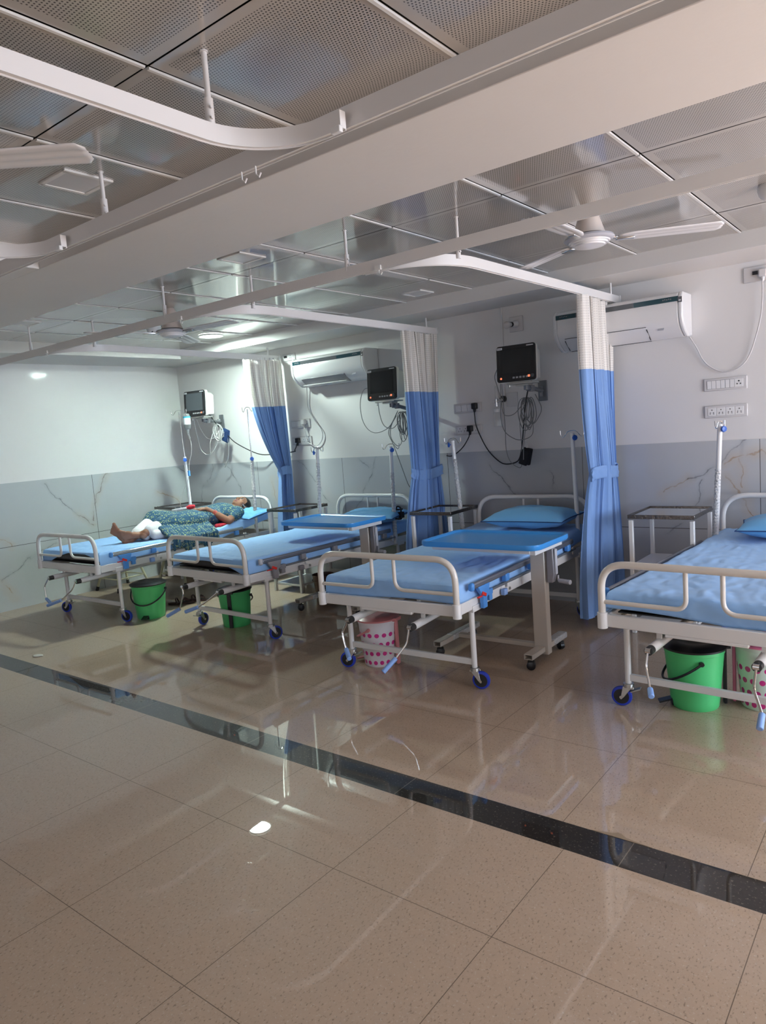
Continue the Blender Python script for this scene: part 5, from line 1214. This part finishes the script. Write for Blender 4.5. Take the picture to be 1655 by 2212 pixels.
for s in (-1, 1): hair.sph(HP(s*.055, -.030, .005), (.026, .055, .055), 10, rot=HR)
for v in list(hair.bm.verts):
    q = v.co-hc
    if q.dot(Fz) > .030+1.3*max(0, q.dot(Cz)-.040): v.co -= Fz*(q.dot(Fz)-(.030+1.3*max(0, q.dot(Cz)-.040)))
voxel(hair, 'hair', M['hair'], .0055, bd, 2)
dr = MB()
dr.sph(P(-5.64, 4.52, .742), (.185, .165, .098), 12); dr.sph(P(-5.645, 4.35, .735), (.170, .18, .095), 12); dr.sph(P(-5.65, 4.15, .715), (.195, .20, .105), 12)
for x in (-5.49, -5.79): dr.sph(P(x, 4.60, .735), (.065, .07, .066), 10)
cap(dr, sh, sh+(el-sh)*.55, .060, .052); cap(dr, sh2, sh2+(el2-sh2)*.55, .058, .050)
cap(dr, hipN, knN, .112, .090); cap(dr, hipF, knF, .112, .092); cap(dr, knN, knN+(anN-knN)*.22, .090, .080); cap(dr, knF, knF+(anF-knF)*.14, .092, .080)
dr.sph(P(-5.66, 3.98, .72), (.19, .17, .085), 12)
# skirt folds falling over the bed edge
for k in range(22):
    y = 3.74+.030*k; r0_ = .020+.006*math.sin(k*1.9)
    a = P(-5.52, y, .70); b = P(-5.40+.01*math.sin(k*1.3), y+.0, .640); c = P(-5.352+.010*math.sin(k*1.7), y, .610-.0); zb = .52+.03*math.sin(k*.9)
    if y > 4.24: continue
    cap(dr, a, b, .030, r0_); cap(dr, b, c, r0_, .016); cap(dr, c, P(-5.345+.012*math.sin(k*1.7), y, zb), .016, .014)
voxel(dr, 'dress', M['dress'], .006, bd, 3)
pn = MB()
cap(pn, knN, anN+(knN-anN)*.22, .066, .056); cap(pn, knF, anF+(knF-anF)*.30, .066, .058)
cap(pn, P(-5.50, 3.86, .66), P(-5.53, 3.68, .66), .050, .044); cap(pn, (knN+knF)/2-Vector((0, 0, .03)), (anN+anF)/2+Vector((0, .08, -.0)), .06, .05)
voxel(pn, 'trousers', M['pants'], .006, bd, 3)
sc = MB(); cap(sc, P(-5.53, 4.62, .775), P(-5.60, 4.56, .818), .022, .018); cap(sc, P(-5.60, 4.56, .818), P(-5.72, 4.58, .815), .018, .018); cap(sc, P(-5.53, 4.62, .775), P(-5.51, 4.67, .745), .020, .016)
voxel(sc, 'scarf', M['green_cloth'], .005, bd, 2)
m = MB(); m.tube([HP(.070, .035, -.030), HP(.078, .01, -.022), HP(.082, -.015, -.012)], .0035, 8); m.build('mask_strap', M['pants'], bd)
for k in range(2):
    q = el+(wr-el)*(.62+.07*k); d = (wr-el).normalized(); rot = d.to_track_quat('Z', 'Y').to_matrix().to_4x4()
    m = MB(); m.lathe([(.0305, -.003), (.033, 0), (.0305, .003)], c=q, n=24, rot=rot, cap=False); m.build('bangle', M['red_plastic'], bd)
m = MB(); cap(m, (0, 0, 0), (.03, .02, .005), .024, .018); cap(m, (0, 0, 0), (-.035, .01, 0), .022, .014); cap(m, (-.01, 0, 0), (-.02, -.03, -.005), .018, .012)
o = voxel(m, 'handkerchief', M['red_cloth'], .005, None, 2); o.location = (-5.70, 4.21, .838); tag(o, 'crumpled red cloth held in the hands of the lying woman', 'cloth')
m = MB(); m.box((0, 0, 0), (.14, .030, .018)); o = m.build('case', M['ac_white'], bevel=.007); o.location = (-5.72, 4.10, .832); o.rotation_euler = (0, R(-4), R(50)); tag(o, 'small white case resting on the belly of the lying woman', 'case')
m = MB(); cap(m, (0, -.05, 0), (0, .06, 0), .02, .022); cap(m, (.02, -.03, 0), (.02, .05, 0), .018, .016); o = voxel(m, 'scarf_end', M['red_cloth'], .006, None, 2); o.location = (-5.455, 4.36, .645); tag(o, 'red scarf end tucked under the elbow of the lying woman', 'scarf')
